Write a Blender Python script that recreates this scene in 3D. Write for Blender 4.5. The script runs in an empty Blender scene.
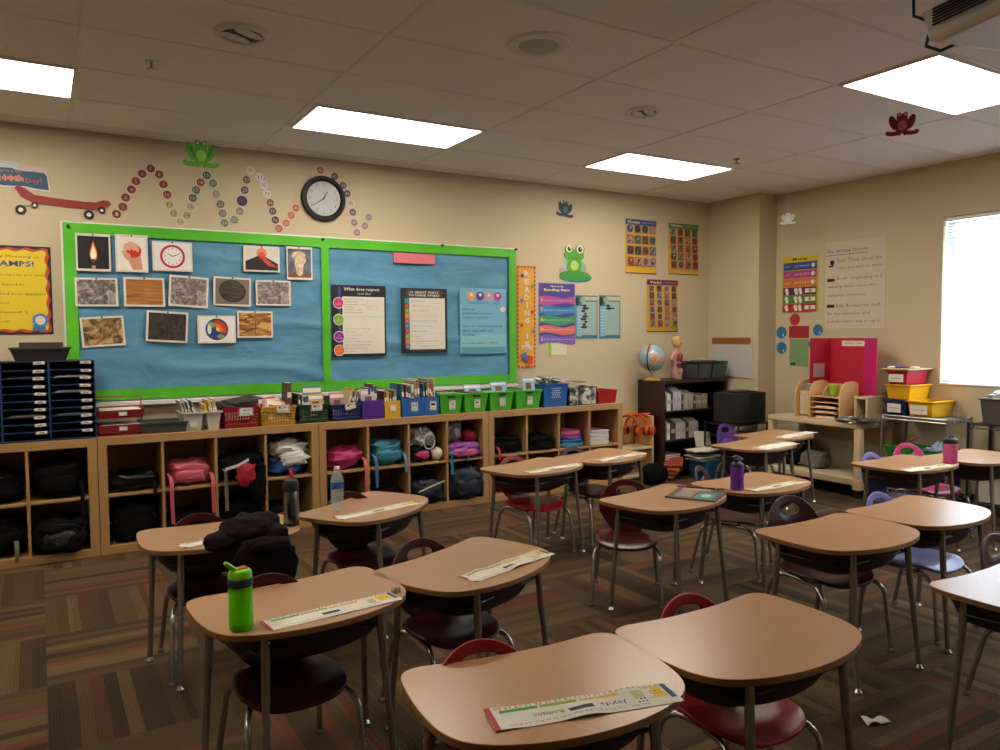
import bpy, bmesh, math, random
from mathutils import Vector, Matrix, noise
import numpy as np
PI = math.pi
C = bpy.context.scene.collection
sc = bpy.context.scene
random.seed(7)

# ---------------------------------------------------------------- camera
FPX, YAW, PITCH, ROLL, CAMH = 765.52, 0.5423, 0.0519, -0.0075, 1.4502
_f = np.array([math.sin(YAW)*math.cos(PITCH), math.cos(YAW)*math.cos(PITCH), -math.sin(PITCH)])
_r = np.array([math.cos(YAW), -math.sin(YAW), 0.0]); _u = np.cross(_r, _f)
_c, _s = math.cos(ROLL), math.sin(ROLL)
CM = np.array([_c*_r + _s*_u, -_s*_r + _c*_u, _f])
cam_d = bpy.data.cameras.new('camera'); cam = bpy.data.objects.new('camera', cam_d); C.objects.link(cam)
cam_d.sensor_fit = 'HORIZONTAL'; cam_d.sensor_width = 36.0; cam_d.lens = 36.0*FPX/1000.0
cam_d.clip_start = 0.05; cam_d.clip_end = 200
cam.matrix_world = Matrix(((CM[0][0], CM[1][0], -CM[2][0], 0), (CM[0][1], CM[1][1], -CM[2][1], 0),
                           (CM[0][2], CM[1][2], -CM[2][2], CAMH), (0, 0, 0, 1)))
sc.camera = cam
def _ray(u, v): return CM.T @ np.array([(u-500)/FPX, (375-v)/FPX, 1.0])
def on_plane(u, v, ax, val):          # photo pixel -> point of a real plane in the room
    o = np.array([0, 0, CAMH]); d = _ray(u, v); t = (val-o[ax])/d[ax]; return Vector(o+t*d)
def PX(u, v, x): return on_plane(u, v, 0, x)
def PY(u, v, y): return on_plane(u, v, 1, y)
def PZ(u, v, z): return on_plane(u, v, 2, z)

# ---------------------------------------------------------------- light and exposure
sc.view_settings.view_transform = 'Standard'; sc.view_settings.look = 'None'
sc.view_settings.gamma = 1.0; sc.view_settings.use_curve_mapping = False
sc.view_settings.exposure = 1.42
LAMP = 7.0          # ceiling panel emission
SKY = 8.0           # daylight outside the windows
world = bpy.data.worlds.new('sky'); sc.world = world; world.use_nodes = True
wn = world.node_tree.nodes; wl = world.node_tree.links
bg = wn['Background']; bg.inputs[0].default_value = (0.76, 0.87, 1.0, 1); bg.inputs[1].default_value = SKY
sc.cycles.use_denoising = True; sc.cycles.max_bounces = 8; sc.cycles.diffuse_bounces = 5
sc.cycles.transparent_max_bounces = 16; sc.cycles.caustics_reflective = False; sc.cycles.caustics_refractive = False
sc.cycles.sample_clamp_indirect = 6.0

WX, DY, CH = 6.638, 6.0925, 2.8863     # right wall, back wall, ceiling height
CX, CYE = 6.372, 5.40                   # pillar in the corner
LX, FY = -2.6, -2.6                     # unseen left wall and wall behind the camera
WINS = [(1.80, 3.68, 1.01, 2.425), (-0.9, 1.0, 1.01, 2.425)]   # windows, second one unseen and added for fill light: y0, y1, z0, z1
for (y0, y1, z0, z1) in WINS:
    ld = bpy.data.lights.new('window_daylight', 'AREA'); ld.shape = 'RECTANGLE'
    ld.size = y1-y0; ld.size_y = z1-z0; ld.cycles.is_portal = True; ld.energy = 1
    lo = bpy.data.objects.new('window_daylight', ld); C.objects.link(lo)
    lo.location = (WX+0.17, (y0+y1)/2, (z0+z1)/2); lo.rotation_euler = (PI/2, 0, PI/2)

# ---------------------------------------------------------------- materials
def lin(c):
    return tuple(((x/12.92) if x <= 0.04045 else ((x+0.055)/1.055)**2.4) for x in c)
def hexc(h):
    h = h.lstrip('#'); return lin(tuple(int(h[i:i+2], 16)/255 for i in (0, 2, 4)))
MATS = {}
def mat(key, col=None, rough=0.6, metal=0.0, var=0.06, scale=6.0, bump=0.0, bscale=60.0, coat=0.0, emit=0.0, spec=0.5, trans=0.0, alpha=1.0):
    if key in MATS: return MATS[key]
    m = bpy.data.materials.new(key.replace('#', 'tint_')); m.use_nodes = True
    n = m.node_tree.nodes; l = m.node_tree.links; b = n['Principled BSDF']
    rgb = hexc(col or key) if isinstance(col or key, str) else col
    b.inputs['Roughness'].default_value = rough; b.inputs['Metallic'].default_value = metal
    b.inputs['Specular IOR Level'].default_value = spec; b.inputs['Coat Weight'].default_value = coat
    b.inputs['Coat Roughness'].default_value = 0.15
    b.inputs['Transmission Weight'].default_value = trans; b.inputs['Alpha'].default_value = alpha
    tc = n.new('ShaderNodeTexCoord')
    if var > 0:
        nz = n.new('ShaderNodeTexNoise'); nz.inputs['Scale'].default_value = scale; nz.inputs['Detail'].default_value = 4
        mx = n.new('ShaderNodeMix'); mx.data_type = 'RGBA'
        mx.inputs[6].default_value = tuple(c*(1-var) for c in rgb)+(1,); mx.inputs[7].default_value = tuple(min(1, c*(1+var)) for c in rgb)+(1,)
        l.new(tc.outputs['Object'], nz.inputs['Vector']); l.new(nz.outputs[0], mx.inputs[0]); l.new(mx.outputs[2], b.inputs['Base Color'])
    else: b.inputs['Base Color'].default_value = rgb+(1,)
    if bump > 0:
        nb = n.new('ShaderNodeTexNoise'); nb.inputs['Scale'].default_value = bscale; nb.inputs['Detail'].default_value = 3
        bp = n.new('ShaderNodeBump'); bp.inputs['Strength'].default_value = bump; bp.inputs['Distance'].default_value = 0.01
        l.new(tc.outputs['Object'], nb.inputs['Vector']); l.new(nb.outputs[0], bp.inputs['Height']); l.new(bp.outputs[0], b.inputs['Normal'])
    if emit > 0:
        b.inputs['Emission Color'].default_value = rgb+(1,); b.inputs['Emission Strength'].default_value = emit
    MATS[key] = m; return m
def M(k): return MATS[k] if k in MATS else mat(k, k, rough=0.6, var=0.04)

mat('wall_paint', '#bfb193', rough=0.85, var=0.03, scale=2, bump=0.15, bscale=160)
mat('ceiling_tile', '#ece4e0', rough=0.95, var=0.05, scale=30, bump=0.35, bscale=180)
mat('ceiling_bar', '#e2d9d1', rough=0.5)
mat('white_plastic', '#d8d4cc', rough=0.5)
mat('chrome', '#a39b90', rough=0.27, metal=0.8, var=0)
mat('dark_metal', '#23211f', rough=0.4, metal=0.6)
mat('silver_wire', '#b4b1aa', rough=0.3, metal=0.9)
mat('black_wire', '#141312', rough=0.45)
mat('cubby_wood', '#a68050', rough=0.5, var=0.08, scale=4, coat=0.1)
mat('light_wood', '#cfa873', rough=0.45, var=0.08, scale=7)
mat('cart_beige', '#c9b594', rough=0.5)
mat('dark_wood', '#2e130f', rough=0.35, var=0.2, scale=8)
mat('desk_edge', '#80592f', rough=0.5)
mat('maroon_bin', '#2a0f10', rough=0.55)
mat('paper', '#d5cfc0', rough=0.8)
mat('whiteboard', '#b9b6b0', rough=0.25)
mat('black', '#0c0b0b', rough=0.6)
mat('ink', '#1c1a1c', rough=0.8)
mat('rubber', '#161515', rough=0.7)
mat('lamp', '#fff4e6', emit=LAMP, var=0.0)
mat('window_frame', '#e2e0dc', rough=0.4)

def nodes_of(m):
    return m.node_tree.nodes, m.node_tree.links, m.node_tree.nodes['Principled BSDF']
def ramp(n, stops, interp='LINEAR'):
    r = n.new('ShaderNodeValToRGB'); r.color_ramp.interpolation = interp
    e = r.color_ramp.elements
    while len(e) > 1: e.remove(e[-1])
    e[0].position = stops[0][0]; e[0].color = hexc(stops[0][1])+(1,)
    for p, c in stops[1:]:
        k = e.new(p); k.color = hexc(c)+(1,)
    return r
def texmat(key, kind, stops, scale=(1, 1, 1), rough=0.7, bump=0.0, detail=6, distortion=0.0, tscale=5.0, coat=0.0):
    m = mat(key, '#888888', rough=rough, var=0, coat=coat); n, l, b = nodes_of(m)
    tc = n.new('ShaderNodeTexCoord'); mp = n.new('ShaderNodeMapping'); mp.inputs['Scale'].default_value = scale
    l.new(tc.outputs['Object'], mp.inputs[0])
    if kind == 'noise':
        t = n.new('ShaderNodeTexNoise'); t.inputs['Detail'].default_value = detail; t.inputs['Distortion'].default_value = distortion
    elif kind == 'voronoi': t = n.new('ShaderNodeTexVoronoi'); t.feature = 'DISTANCE_TO_EDGE'
    else:
        t = n.new('ShaderNodeTexWave'); t.inputs['Distortion'].default_value = distortion; t.inputs['Detail'].default_value = detail
    t.inputs['Scale'].default_value = tscale
    l.new(mp.outputs[0], t.inputs['Vector']); r = ramp(n, stops); l.new(t.outputs[0], r.inputs[0]); l.new(r.outputs[0], b.inputs['Base Color'])
    if bump:
        bp = n.new('ShaderNodeBump'); bp.inputs['Strength'].default_value = bump; bp.inputs['Distance'].default_value = 0.02
        l.new(t.outputs[0], bp.inputs['Height']); l.new(bp.outputs[0], b.inputs['Normal'])
    return m
texmat('desk_laminate', 'noise', [(0.3, '#a27a56'), (0.5, '#a9805b'), (0.7, '#af8661')], tscale=160, detail=3, rough=0.28)
texmat('board_paper', 'noise', [(0.3, '#4a7f9d'), (0.7, '#5b93b0')], scale=(1, 1, 2.6), tscale=2.4, rough=0.65, bump=0.75, distortion=0.8)
texmat('green_border', 'noise', [(0.3, '#43a312'), (0.7, '#55bb1c')], tscale=3, rough=0.6)
texmat('rock_grey', 'noise', [(0.3, '#2c2624'), (0.5, '#7a6d68'), (0.7, '#c2b6ae')], tscale=22, distortion=1.2)
texmat('foil_grey', 'noise', [(0.3, '#443a38'), (0.5, '#857671'), (0.7, '#bcaea6')], tscale=24, distortion=1.2)
texmat('wood_print', 'noise', [(0.3, '#7a4a1e'), (0.5, '#a86c2d'), (0.7, '#c48a45')], scale=(1, 14, 1), tscale=5)
texmat('oval_print', 'noise', [(0.3, '#1f1a15'), (0.6, '#4b4234')], scale=(1, 8, 1), tscale=6)
texmat('cloth_tan', 'noise', [(0.35, '#3b2a14'), (0.5, '#8c6c3e'), (0.65, '#c2a36c')], tscale=13, distortion=1.5, detail=2)
texmat('cloth_dark', 'noise', [(0.35, '#15100e'), (0.6, '#40332c')], scale=(3, 1, 1), tscale=12, distortion=1.5, detail=2)
texmat('desert_print', 'noise', [(0.35, '#54310f'), (0.5, '#9a6325'), (0.68, '#e0b264')], scale=(1, 5, 1), tscale=10, distortion=1.0)
texmat('smoke_print', 'noise', [(0.35, '#b59a78'), (0.65, '#e0cdb0')], tscale=30)
texmat('stormy_print', 'noise', [(0.35, '#3e4650'), (0.65, '#707478')], tscale=14)
texmat('sequins', 'voronoi', [(0.0, '#0b0909'), (0.25, '#0b0909'), (0.4, '#5a4048'), (0.6, '#a08a88')], tscale=45)
texmat('globe_map', 'noise', [(0.0, '#6f9cb4'), (0.49, '#7fa8bc'), (0.51, '#c2a86a'), (0.6, '#b5787a'), (0.68, '#9aa86a')], tscale=9, detail=5, rough=0.3, coat=0.3)
texmat('grey_print', 'noise', [(0.4, '#2b2b2b'), (0.5, '#8a8680'), (0.62, '#c5c0b6')], tscale=18, detail=1)
texmat('floral_print', 'voronoi', [(0.0, '#b9a680'), (0.3, '#cfc3a2'), (0.6, '#8e7a78')], tscale=26)

# carpet tiles laid a quarter turn to each other, striped along the pile
def carpet():
    m = mat('carpet', '#5a4636', rough=0.95, var=0, spec=0.15); n, l, b = nodes_of(m)
    def math_(op, a, b_=None):
        k = n.new('ShaderNodeMath'); k.operation = op
        for i, v in enumerate((a, b_)):
            if v is None: continue
            if hasattr(v, 'is_output') or hasattr(v, 'node'): l.new(v, k.inputs[i])
            else: k.inputs[i].default_value = v
        return k.outputs[0]
    tc = n.new('ShaderNodeTexCoord'); sp = n.new('ShaderNodeSeparateXYZ'); l.new(tc.outputs['Object'], sp.inputs[0])
    T = 0.62
    ux = math_('DIVIDE', math_('ADD', sp.outputs[0], 0.015+T*20), T); uy = math_('DIVIDE', math_('ADD', sp.outputs[1], -3.66+T*20), T)
    ix = math_('FLOOR', ux); iy = math_('FLOOR', uy)
    par = math_('MODULO', math_('ADD', ix, iy), 2.0)
    inv = math_('SUBTRACT', 1.0, par)
    along = math_('ADD', math_('MULTIPLY', ux, par), math_('MULTIPLY', uy, inv))      # coordinate across the stripes
    st = math_('FLOOR', math_('MULTIPLY', along, 12.0))
    st2 = math_('FLOOR', math_('MULTIPLY', along, 5.0))
    cx = n.new('ShaderNodeCombineXYZ'); l.new(st, cx.inputs[0]); l.new(ix, cx.inputs[1]); l.new(iy, cx.inputs[2])
    w = n.new('ShaderNodeTexWhiteNoise'); w.noise_dimensions = '3D'; l.new(cx.outputs[0], w.inputs['Vector'])
    cx2 = n.new('ShaderNodeCombineXYZ'); l.new(st2, cx2.inputs[0]); l.new(iy, cx2.inputs[1]); l.new(ix, cx2.inputs[2])
    w2 = n.new('ShaderNodeTexWhiteNoise'); w2.noise_dimensions = '3D'; l.new(cx2.outputs[0], w2.inputs['Vector'])
    r = ramp(n, [(0.0, '#3a2c1c'), (0.2, '#4b3a26'), (0.4, '#5a4730'), (0.6, '#403021'), (0.75, '#67543a'), (0.9, '#593725'), (0.96, '#6b3c29')], 'CONSTANT')
    l.new(w.outputs[0], r.inputs[0])
    r2 = ramp(n, [(0.0, '#403222'), (0.35, '#55432d'), (0.7, '#614d34')], 'CONSTANT'); l.new(w2.outputs[0], r2.inputs[0])
    mx = n.new('ShaderNodeMix'); mx.data_type = 'RGBA'; mx.inputs[0].default_value = 0.4
    l.new(r.outputs[0], mx.inputs[6]); l.new(r2.outputs[0], mx.inputs[7])
    rib = math_('SINE', math_('MULTIPLY', along, 6.2832*58))
    ribv = math_('ADD', math_('MULTIPLY', rib, 0.13), 0.9)
    nz = n.new('ShaderNodeTexNoise'); nz.inputs['Scale'].default_value = 150; l.new(tc.outputs['Object'], nz.inputs['Vector'])
    tot = math_('MULTIPLY', ribv, math_('ADD', math_('MULTIPLY', nz.outputs[0], 0.7), 0.65))
    mu = n.new('ShaderNodeMix'); mu.data_type = 'RGBA'; mu.blend_type = 'MULTIPLY'; mu.inputs[0].default_value = 1.0
    l.new(mx.outputs[2], mu.inputs[6]); cc = n.new('ShaderNodeCombineColor')
    for i in range(3): l.new(tot, cc.inputs[i])
    l.new(cc.outputs[0], mu.inputs[7]); l.new(mu.outputs[2], b.inputs['Base Color'])
    bp = n.new('ShaderNodeBump'); bp.inputs['Strength'].default_value = 0.3; bp.inputs['Distance'].default_value = 0.004
    l.new(rib, bp.inputs['Height']); l.new(bp.outputs[0], b.inputs['Normal'])
carpet()
def thin(key, col, tr, rough=0.05):      # clear sheet: tinted see-through mixed with gloss
    m = bpy.data.materials.new(key); m.use_nodes = True; n = m.node_tree.nodes; l = m.node_tree.links
    n.remove(n['Principled BSDF']); out = n['Material Output']
    t = n.new('ShaderNodeBsdfTransparent'); t.inputs[0].default_value = hexc(col)+(1,)
    g = n.new('ShaderNodeBsdfPrincipled'); g.inputs['Base Color'].default_value = hexc(col)+(1,); g.inputs['Roughness'].default_value = rough
    mx = n.new('ShaderNodeMixShader'); mx.inputs[0].default_value = tr
    l.new(t.outputs[0], mx.inputs[1]); l.new(g.outputs[0], mx.inputs[2]); l.new(mx.outputs[0], out.inputs[0])
    MATS[key] = m
thin('glass_pane', '#f4f8f8', 0.06); thin('clear_plastic', '#f2f6f8', 0.24); thin('green_clear', '#8ff01c', 0.45, 0.15)
thin('purple_clear', '#7a3fb0', 0.7, 0.15); thin('grey_mesh', '#55534f', 0.62, 0.4); thin('pale_bag', '#d5d5cf', 0.6, 0.3)
def blind_mat():
    m = bpy.data.materials.new('blind_slat'); m.use_nodes = True; n = m.node_tree.nodes; l = m.node_tree.links
    b = n['Principled BSDF']; b.inputs['Base Color'].default_value = (0.6, 0.62, 0.65, 1); b.inputs['Roughness'].default_value = 0.5
    t = n.new('ShaderNodeBsdfTranslucent'); t.inputs[0].default_value = (0.85, 0.88, 0.92, 1)
    mx = n.new('ShaderNodeMixShader'); mx.inputs[0].default_value = 0.03
    l.new(b.outputs[0], mx.inputs[1]); l.new(t.outputs[0], mx.inputs[2]); l.new(mx.outputs[0], n['Material Output'].inputs[0])
    MATS['blind_slat'] = m
blind_mat()

# ---------------------------------------------------------------- mesh builder
_txt = {}
def text_mesh(s, bold=0.0):
    k = (s, bold)
    if k not in _txt:
        cu = bpy.data.curves.new('t', 'FONT'); cu.body = s; cu.size = 1.0; cu.resolution_u = 1; cu.offset = bold; cu.align_x = 'LEFT'
        o = bpy.data.objects.new('t', cu); C.objects.link(o); bpy.context.view_layer.update()
        me = o.evaluated_get(bpy.context.evaluated_depsgraph_get()).to_mesh()
        v = [(p.co.x, p.co.y) for p in me.vertices]; f = [tuple(p.vertices) for p in me.polygons]
        bpy.data.objects.remove(o); bpy.data.curves.remove(cu)
        if v:
            x0 = min(a[0] for a in v); x1 = max(a[0] for a in v); y0 = min(a[1] for a in v); y1 = max(a[1] for a in v)
            v = [((a[0]-x0), (a[1]-y0)) for a in v]; _txt[k] = (v, f, x1-x0, y1-y0)
        else: _txt[k] = ([], [], 1, 1)
    return _txt[k]
class B:
    def __init__(s): s.v = []; s.f = []; s.mi = []; s.mats = []; s.z = 0.0
    def m(s, k):
        mm = M(k)
        if mm not in s.mats: s.mats.append(mm)
        return s.mats.index(mm)
    def add(s, vs, fs, k):
        o = len(s.v); s.v += [tuple(p) for p in vs]; i = s.m(k)
        for f in fs: s.f.append(tuple(o+a for a in f)); s.mi.append(i)
    def box(s, x0, x1, y0, y1, z0, z1, k, taper=0.0, R=None):
        t = taper
        vs = [(x0+t, y0+t, z0), (x1-t, y0+t, z0), (x1-t, y1-t, z0), (x0+t, y1-t, z0), (x0, y0, z1), (x1, y0, z1), (x1, y1, z1), (x0, y1, z1)]
        if R: vs = [R @ Vector(p) for p in vs]
        s.add(vs, [(3, 2, 1, 0), (4, 5, 6, 7), (0, 1, 5, 4), (1, 2, 6, 5), (2, 3, 7, 6), (3, 0, 4, 7)], k)
    def open_box(s, x0, x1, y0, y1, z0, z1, t, k, taper=0.0, rim=0.0):     # a tub: floor, four walls, hollow
        ob = [(x0+taper, y0+taper), (x1-taper, y0+taper), (x1-taper, y1-taper), (x0+taper, y1-taper)]
        ot = [(x0, y0), (x1, y0), (x1, y1), (x0, y1)]
        it = [(x0+t, y0+t), (x1-t, y0+t), (x1-t, y1-t), (x0+t, y1-t)]
        ib = [(x0+taper+t, y0+taper+t), (x1-taper-t, y0+taper+t), (x1-taper-t, y1-taper-t), (x0+taper+t, y1-taper-t)]
        vs = [(*p, z0) for p in ob]+[(*p, z1) for p in ot]+[(*p, z1) for p in it]+[(*p, z0+t) for p in ib]
        fs = [(3, 2, 1, 0), (12, 13, 14, 15)]
        for i in range(4):
            j = (i+1) % 4
            fs += [(i, j, 4+j, 4+i), (4+i, 4+j, 8+j, 8+i), (8+i, 8+j, 12+j, 12+i)]
        s.add(vs, fs, k)
        if rim:
            a = rim
            for (p, q, r, w) in ((x0-a, x1+a, y0-a, y0+t), (x0-a, x1+a, y1-t, y1+a), (x0-a, x0+t, y0+t, y1-t), (x1-t, x1+a, y0+t, y1-t)):
                s.box(p, q, r, w, z1-0.008, z1+0.003, k)
    def prism(s, poly, z0, z1, k, axis='z'):
        n = len(poly)
        T = {'z': lambda a, b, c: (a, b, c), 'y': lambda a, b, c: (a, c, b), 'x': lambda a, b, c: (c, a, b)}[axis]
        vs = [T(p[0], p[1], z0) for p in poly]+[T(p[0], p[1], z1) for p in poly]
        s.add(vs, [tuple(range(n-1, -1, -1)), tuple(range(n, 2*n))]+[(i, (i+1) % n, n+(i+1) % n, n+i) for i in range(n)], k)
    def lathe(s, prof, k, c=(0, 0, 0), seg=24, caps=True):
        vs = []; n = len(prof)
        for r, z in prof:
            for i in range(seg):
                a = 2*PI*i/seg; vs.append((c[0]+r*math.cos(a), c[1]+r*math.sin(a), c[2]+z))
        fs = [(j*seg+i, j*seg+(i+1) % seg, (j+1)*seg+(i+1) % seg, (j+1)*seg+i) for j in range(n-1) for i in range(seg)]
        if caps: fs += [tuple(range(seg-1, -1, -1)), tuple(range((n-1)*seg, n*seg))]
        s.add(vs, fs, k)
    def tube(s, pts, r, k, seg=8, closed=False):
        pts = [Vector(p) for p in pts]; n = len(pts); vs = []
        rr = r if isinstance(r, (list, tuple)) else [r]*n
        up = Vector((0, 0, 1)); prev = None
        for i, p in enumerate(pts):
            if closed: d = pts[(i+1) % n]-pts[i-1]
            else: d = pts[min(i+1, n-1)]-pts[max(i-1, 0)]
            d.normalize()
            if prev is None:
                a = d.cross(up if abs(d.z) < 0.9 else Vector((1, 0, 0))).normalized()
            else: a = (prev-d*prev.dot(d)).normalized()
            prev = a; b = d.cross(a)
            for j in range(seg):
                t = 2*PI*j/seg; vs.append(p+a*(math.cos(t)*rr[i])+b*(math.sin(t)*rr[i]))
        m = n if closed else n-1
        fs = [(i*seg+j, i*seg+(j+1) % seg, ((i+1) % n)*seg+(j+1) % seg, ((i+1) % n)*seg+j) for i in range(m) for j in range(seg)]
        if not closed: fs += [tuple(range(seg-1, -1, -1)), tuple(range((n-1)*seg, n*seg))]
        s.add(vs, fs, k)
    def grid(s, fn, nu, nv, k):
        vs = [fn(i/nu, j/nv) for j in range(nv+1) for i in range(nu+1)]
        s.add(vs, [(j*(nu+1)+i, j*(nu+1)+i+1, (j+1)*(nu+1)+i+1, (j+1)*(nu+1)+i) for j in range(nv) for i in range(nu)], k)
    def blob(s, c, size, k, seed=0, amp=0.18, freq=2.2, p=2.6, nu=28, nv=18, flat=None):
        off = Vector((seed*3.7, seed*1.3, seed*5.1)); rows = []
        vs = []
        def sp(x): return math.copysign(abs(x)**(2/p), x)
        for j in range(nv+1):
            ph = -PI/2+PI*j/nv
            for i in range(nu):
                th = 2*PI*i/nu
                d = Vector((sp(math.cos(ph))*sp(math.cos(th)), sp(math.cos(ph))*sp(math.sin(th)), sp(math.sin(ph))))
                q = 1+amp*noise.fractal(d*freq+off, 0.6, 2.0, 3)
                pnt = Vector((c[0]+d.x*q*size[0]/2, c[1]+d.y*q*size[1]/2, c[2]+d.z*q*size[2]/2))
                if flat is not None and pnt.z < flat: pnt.z = flat
                vs.append(pnt)
        s.add(vs, [(j*nu+i, j*nu+(i+1) % nu, (j+1)*nu+(i+1) % nu, (j+1)*nu+i) for j in range(nv) for i in range(nu)], k)
    # flat printed work, local x right, y up, z towards the viewer, each layer a hair above the last
    def _l(s): s.z += 0.00025; return s.z
    def poly(s, pts, k):
        z = s._l(); s.add([(p[0], p[1], z) for p in pts], [tuple(range(len(pts)))], k)
    def rect(s, x, y, w, h, k): s.poly([(x-w/2, y-h/2), (x+w/2, y-h/2), (x+w/2, y+h/2), (x-w/2, y+h/2)], k)
    def disc(s, x, y, rx, k, ry=None, n=20, a0=0, rot=0):
        ry = ry or rx; c, q = math.cos(rot), math.sin(rot); P = [(rx*math.cos(2*PI*i/n+a0), ry*math.sin(2*PI*i/n+a0)) for i in range(n)]
        s.poly([(x+a*c-b*q, y+a*q+b*c) for a, b in P], k)
    def text(s, t, x, y, h, k, w=None, align='c', bold=0.0, slant=0.0, rot=0.0):
        v, f, tw, th = text_mesh(t, bold)
        if not v: return
        z = s._l(); sy = h/th; sx = (w/tw) if w else sy*0.95
        W = tw*sx; x0 = {'c': -W/2, 'l': 0, 'r': -W}[align]; c, q = math.cos(rot), math.sin(rot)
        pts = [(x0+a*sx+b*sy*slant, b*sy-h/2) for a, b in v]
        s.add([(x+a*c-b*q, y+a*q+b*c, z) for a, b in pts], f, k)
    def sheet(s, w, h, k, t=0.0015): s.box(-w/2, w/2, -h/2, h/2, 0.0, t, k); s.z = t
    def xf(s, Mx):
        s.v = [tuple(Mx @ Vector(p)) for p in s.v]; return s
    def build(s, name, parent=None, bevel=0.0, smooth=40, solid=0.0, sub=0, seg=2):
        me = bpy.data.meshes.new(name); me.from_pydata(s.v, [], s.f)
        for mm in s.mats: me.materials.append(mm)
        me.polygons.foreach_set('material_index', s.mi); 
        me.update(); 
        if smooth:
            me.shade_smooth(); me.set_sharp_from_angle(angle=math.radians(smooth))
        o = bpy.data.objects.new(name, me); C.objects.link(o)
        if parent is not None: o.parent = parent
        if solid:
            md = o.modifiers.new('solidify', 'SOLIDIFY'); md.thickness = solid; md.offset = 0
        if bevel:
            md = o.modifiers.new('bevel', 'BEVEL'); md.width = bevel; md.segments = seg; md.limit_method = 'ANGLE'; md.angle_limit = math.radians(40)
        if sub:
            md = o.modifiers.new('subsurf', 'SUBSURF'); md.levels = sub; md.render_levels = sub
        return o
def tag(o, label, cat, group=None):
    o['label'] = label; o['category'] = cat
    if group: o['group'] = group
    return o
def thing(name, label, cat, loc=(0, 0, 0), rz=0.0, group=None, scale=1.0):
    o = bpy.data.objects.new(name, None); o.empty_display_size = 0.05; C.objects.link(o)
    o.location = loc; o.rotation_euler = (0, 0, rz); o.scale = (scale,)*3
    return tag(o, label, cat, group)
def struct(b, name, **kw):
    o = b.build(name, **kw); o['kind'] = 'structure'; return o
def copy_tree(o, parent=None):
    c = o.copy(); C.objects.link(c)
    if parent is not None: c.parent = parent
    for ch in list(o.children): copy_tree(ch, c)
    return c
RB = Matrix.Rotation(PI/2, 4, 'X')                                   # a sheet hung on the back wall
RR = Matrix.Rotation(-PI/2, 4, 'Z') @ Matrix.Rotation(PI/2, 4, 'X')  # a sheet hung on the right wall
def hang(o, p, R, tilt=0.0):
    o.matrix_world = Matrix.Translation(p) @ R @ Matrix.Rotation(tilt, 4, 'Z'); return o

# ---------------------------------------------------------------- the room
b = B(); b.box(LX-0.1, WX+0.1, FY-0.1, DY+0.1, -0.1, 0, 'carpet'); struct(b, 'floor', smooth=0)
b = B(); b.box(LX-0.1, WX+0.1, FY-0.1, DY+0.1, CH, CH+0.1, 'ceiling_tile'); struct(b, 'ceiling', smooth=0)
b = B(); b.box(LX-0.1, WX, DY, DY+0.12, 0, CH, 'wall_paint'); struct(b, 'wall_back', smooth=0)
b = B(); b.box(LX-0.12, LX, FY, DY, 0, CH, 'wall_paint'); struct(b, 'wall_left', smooth=0)
b = B(); b.box(LX-0.1, WX, FY-0.12, FY, 0, CH, 'wall_paint'); struct(b, 'wall_front', smooth=0)
b = B(); b.box(CX, WX, CYE, DY, 0, CH, 'wall_paint'); struct(b, 'wall_pillar', smooth=0)
b = B(); ys = [FY-0.1]
for (y0, y1, z0, z1) in sorted(WINS): ys += [y0, y1]
ys.append(DY+0.12)
for i in range(0, len(ys), 2): b.box(WX, WX+0.18, ys[i], ys[i+1], 0, CH, 'wall_paint')
for (y0, y1, z0, z1) in WINS:
    b.box(WX, WX+0.18, y0, y1, 0, z0, 'wall_paint'); b.box(WX, WX+0.18, y0, y1, z1, CH, 'wall_paint')
struct(b, 'wall_right', smooth=0)
b = B(); b.box(5.3, CX, DY-0.012, DY, 0, 0.1, 'black'); b.box(4.86, 5.3, DY-0.012, DY, 0, 0.1, 'black'); struct(b, 'baseboard_back', bevel=0.003)
b = B(); b.box(WX-0.012, WX, FY, CYE, 0, 0.1, 'black'); struct(b, 'baseboard_right', bevel=0.003)
b = B()       # ceiling T-bars
gx = [1.49+1.265*k for k in range(-3, 5)]; gy = [4.69+0.61*k for k in range(-11, 3)]
for x in gx: b.box(x-0.012, x+0.012, FY, DY, CH-0.004, CH, 'ceiling_bar')
for y in gy:
    if y < DY: b.box(LX, WX, y-0.010, y+0.010, CH-0.003, CH, 'ceiling_bar')
o = struct(b, 'ceiling_grid', smooth=0)
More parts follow.
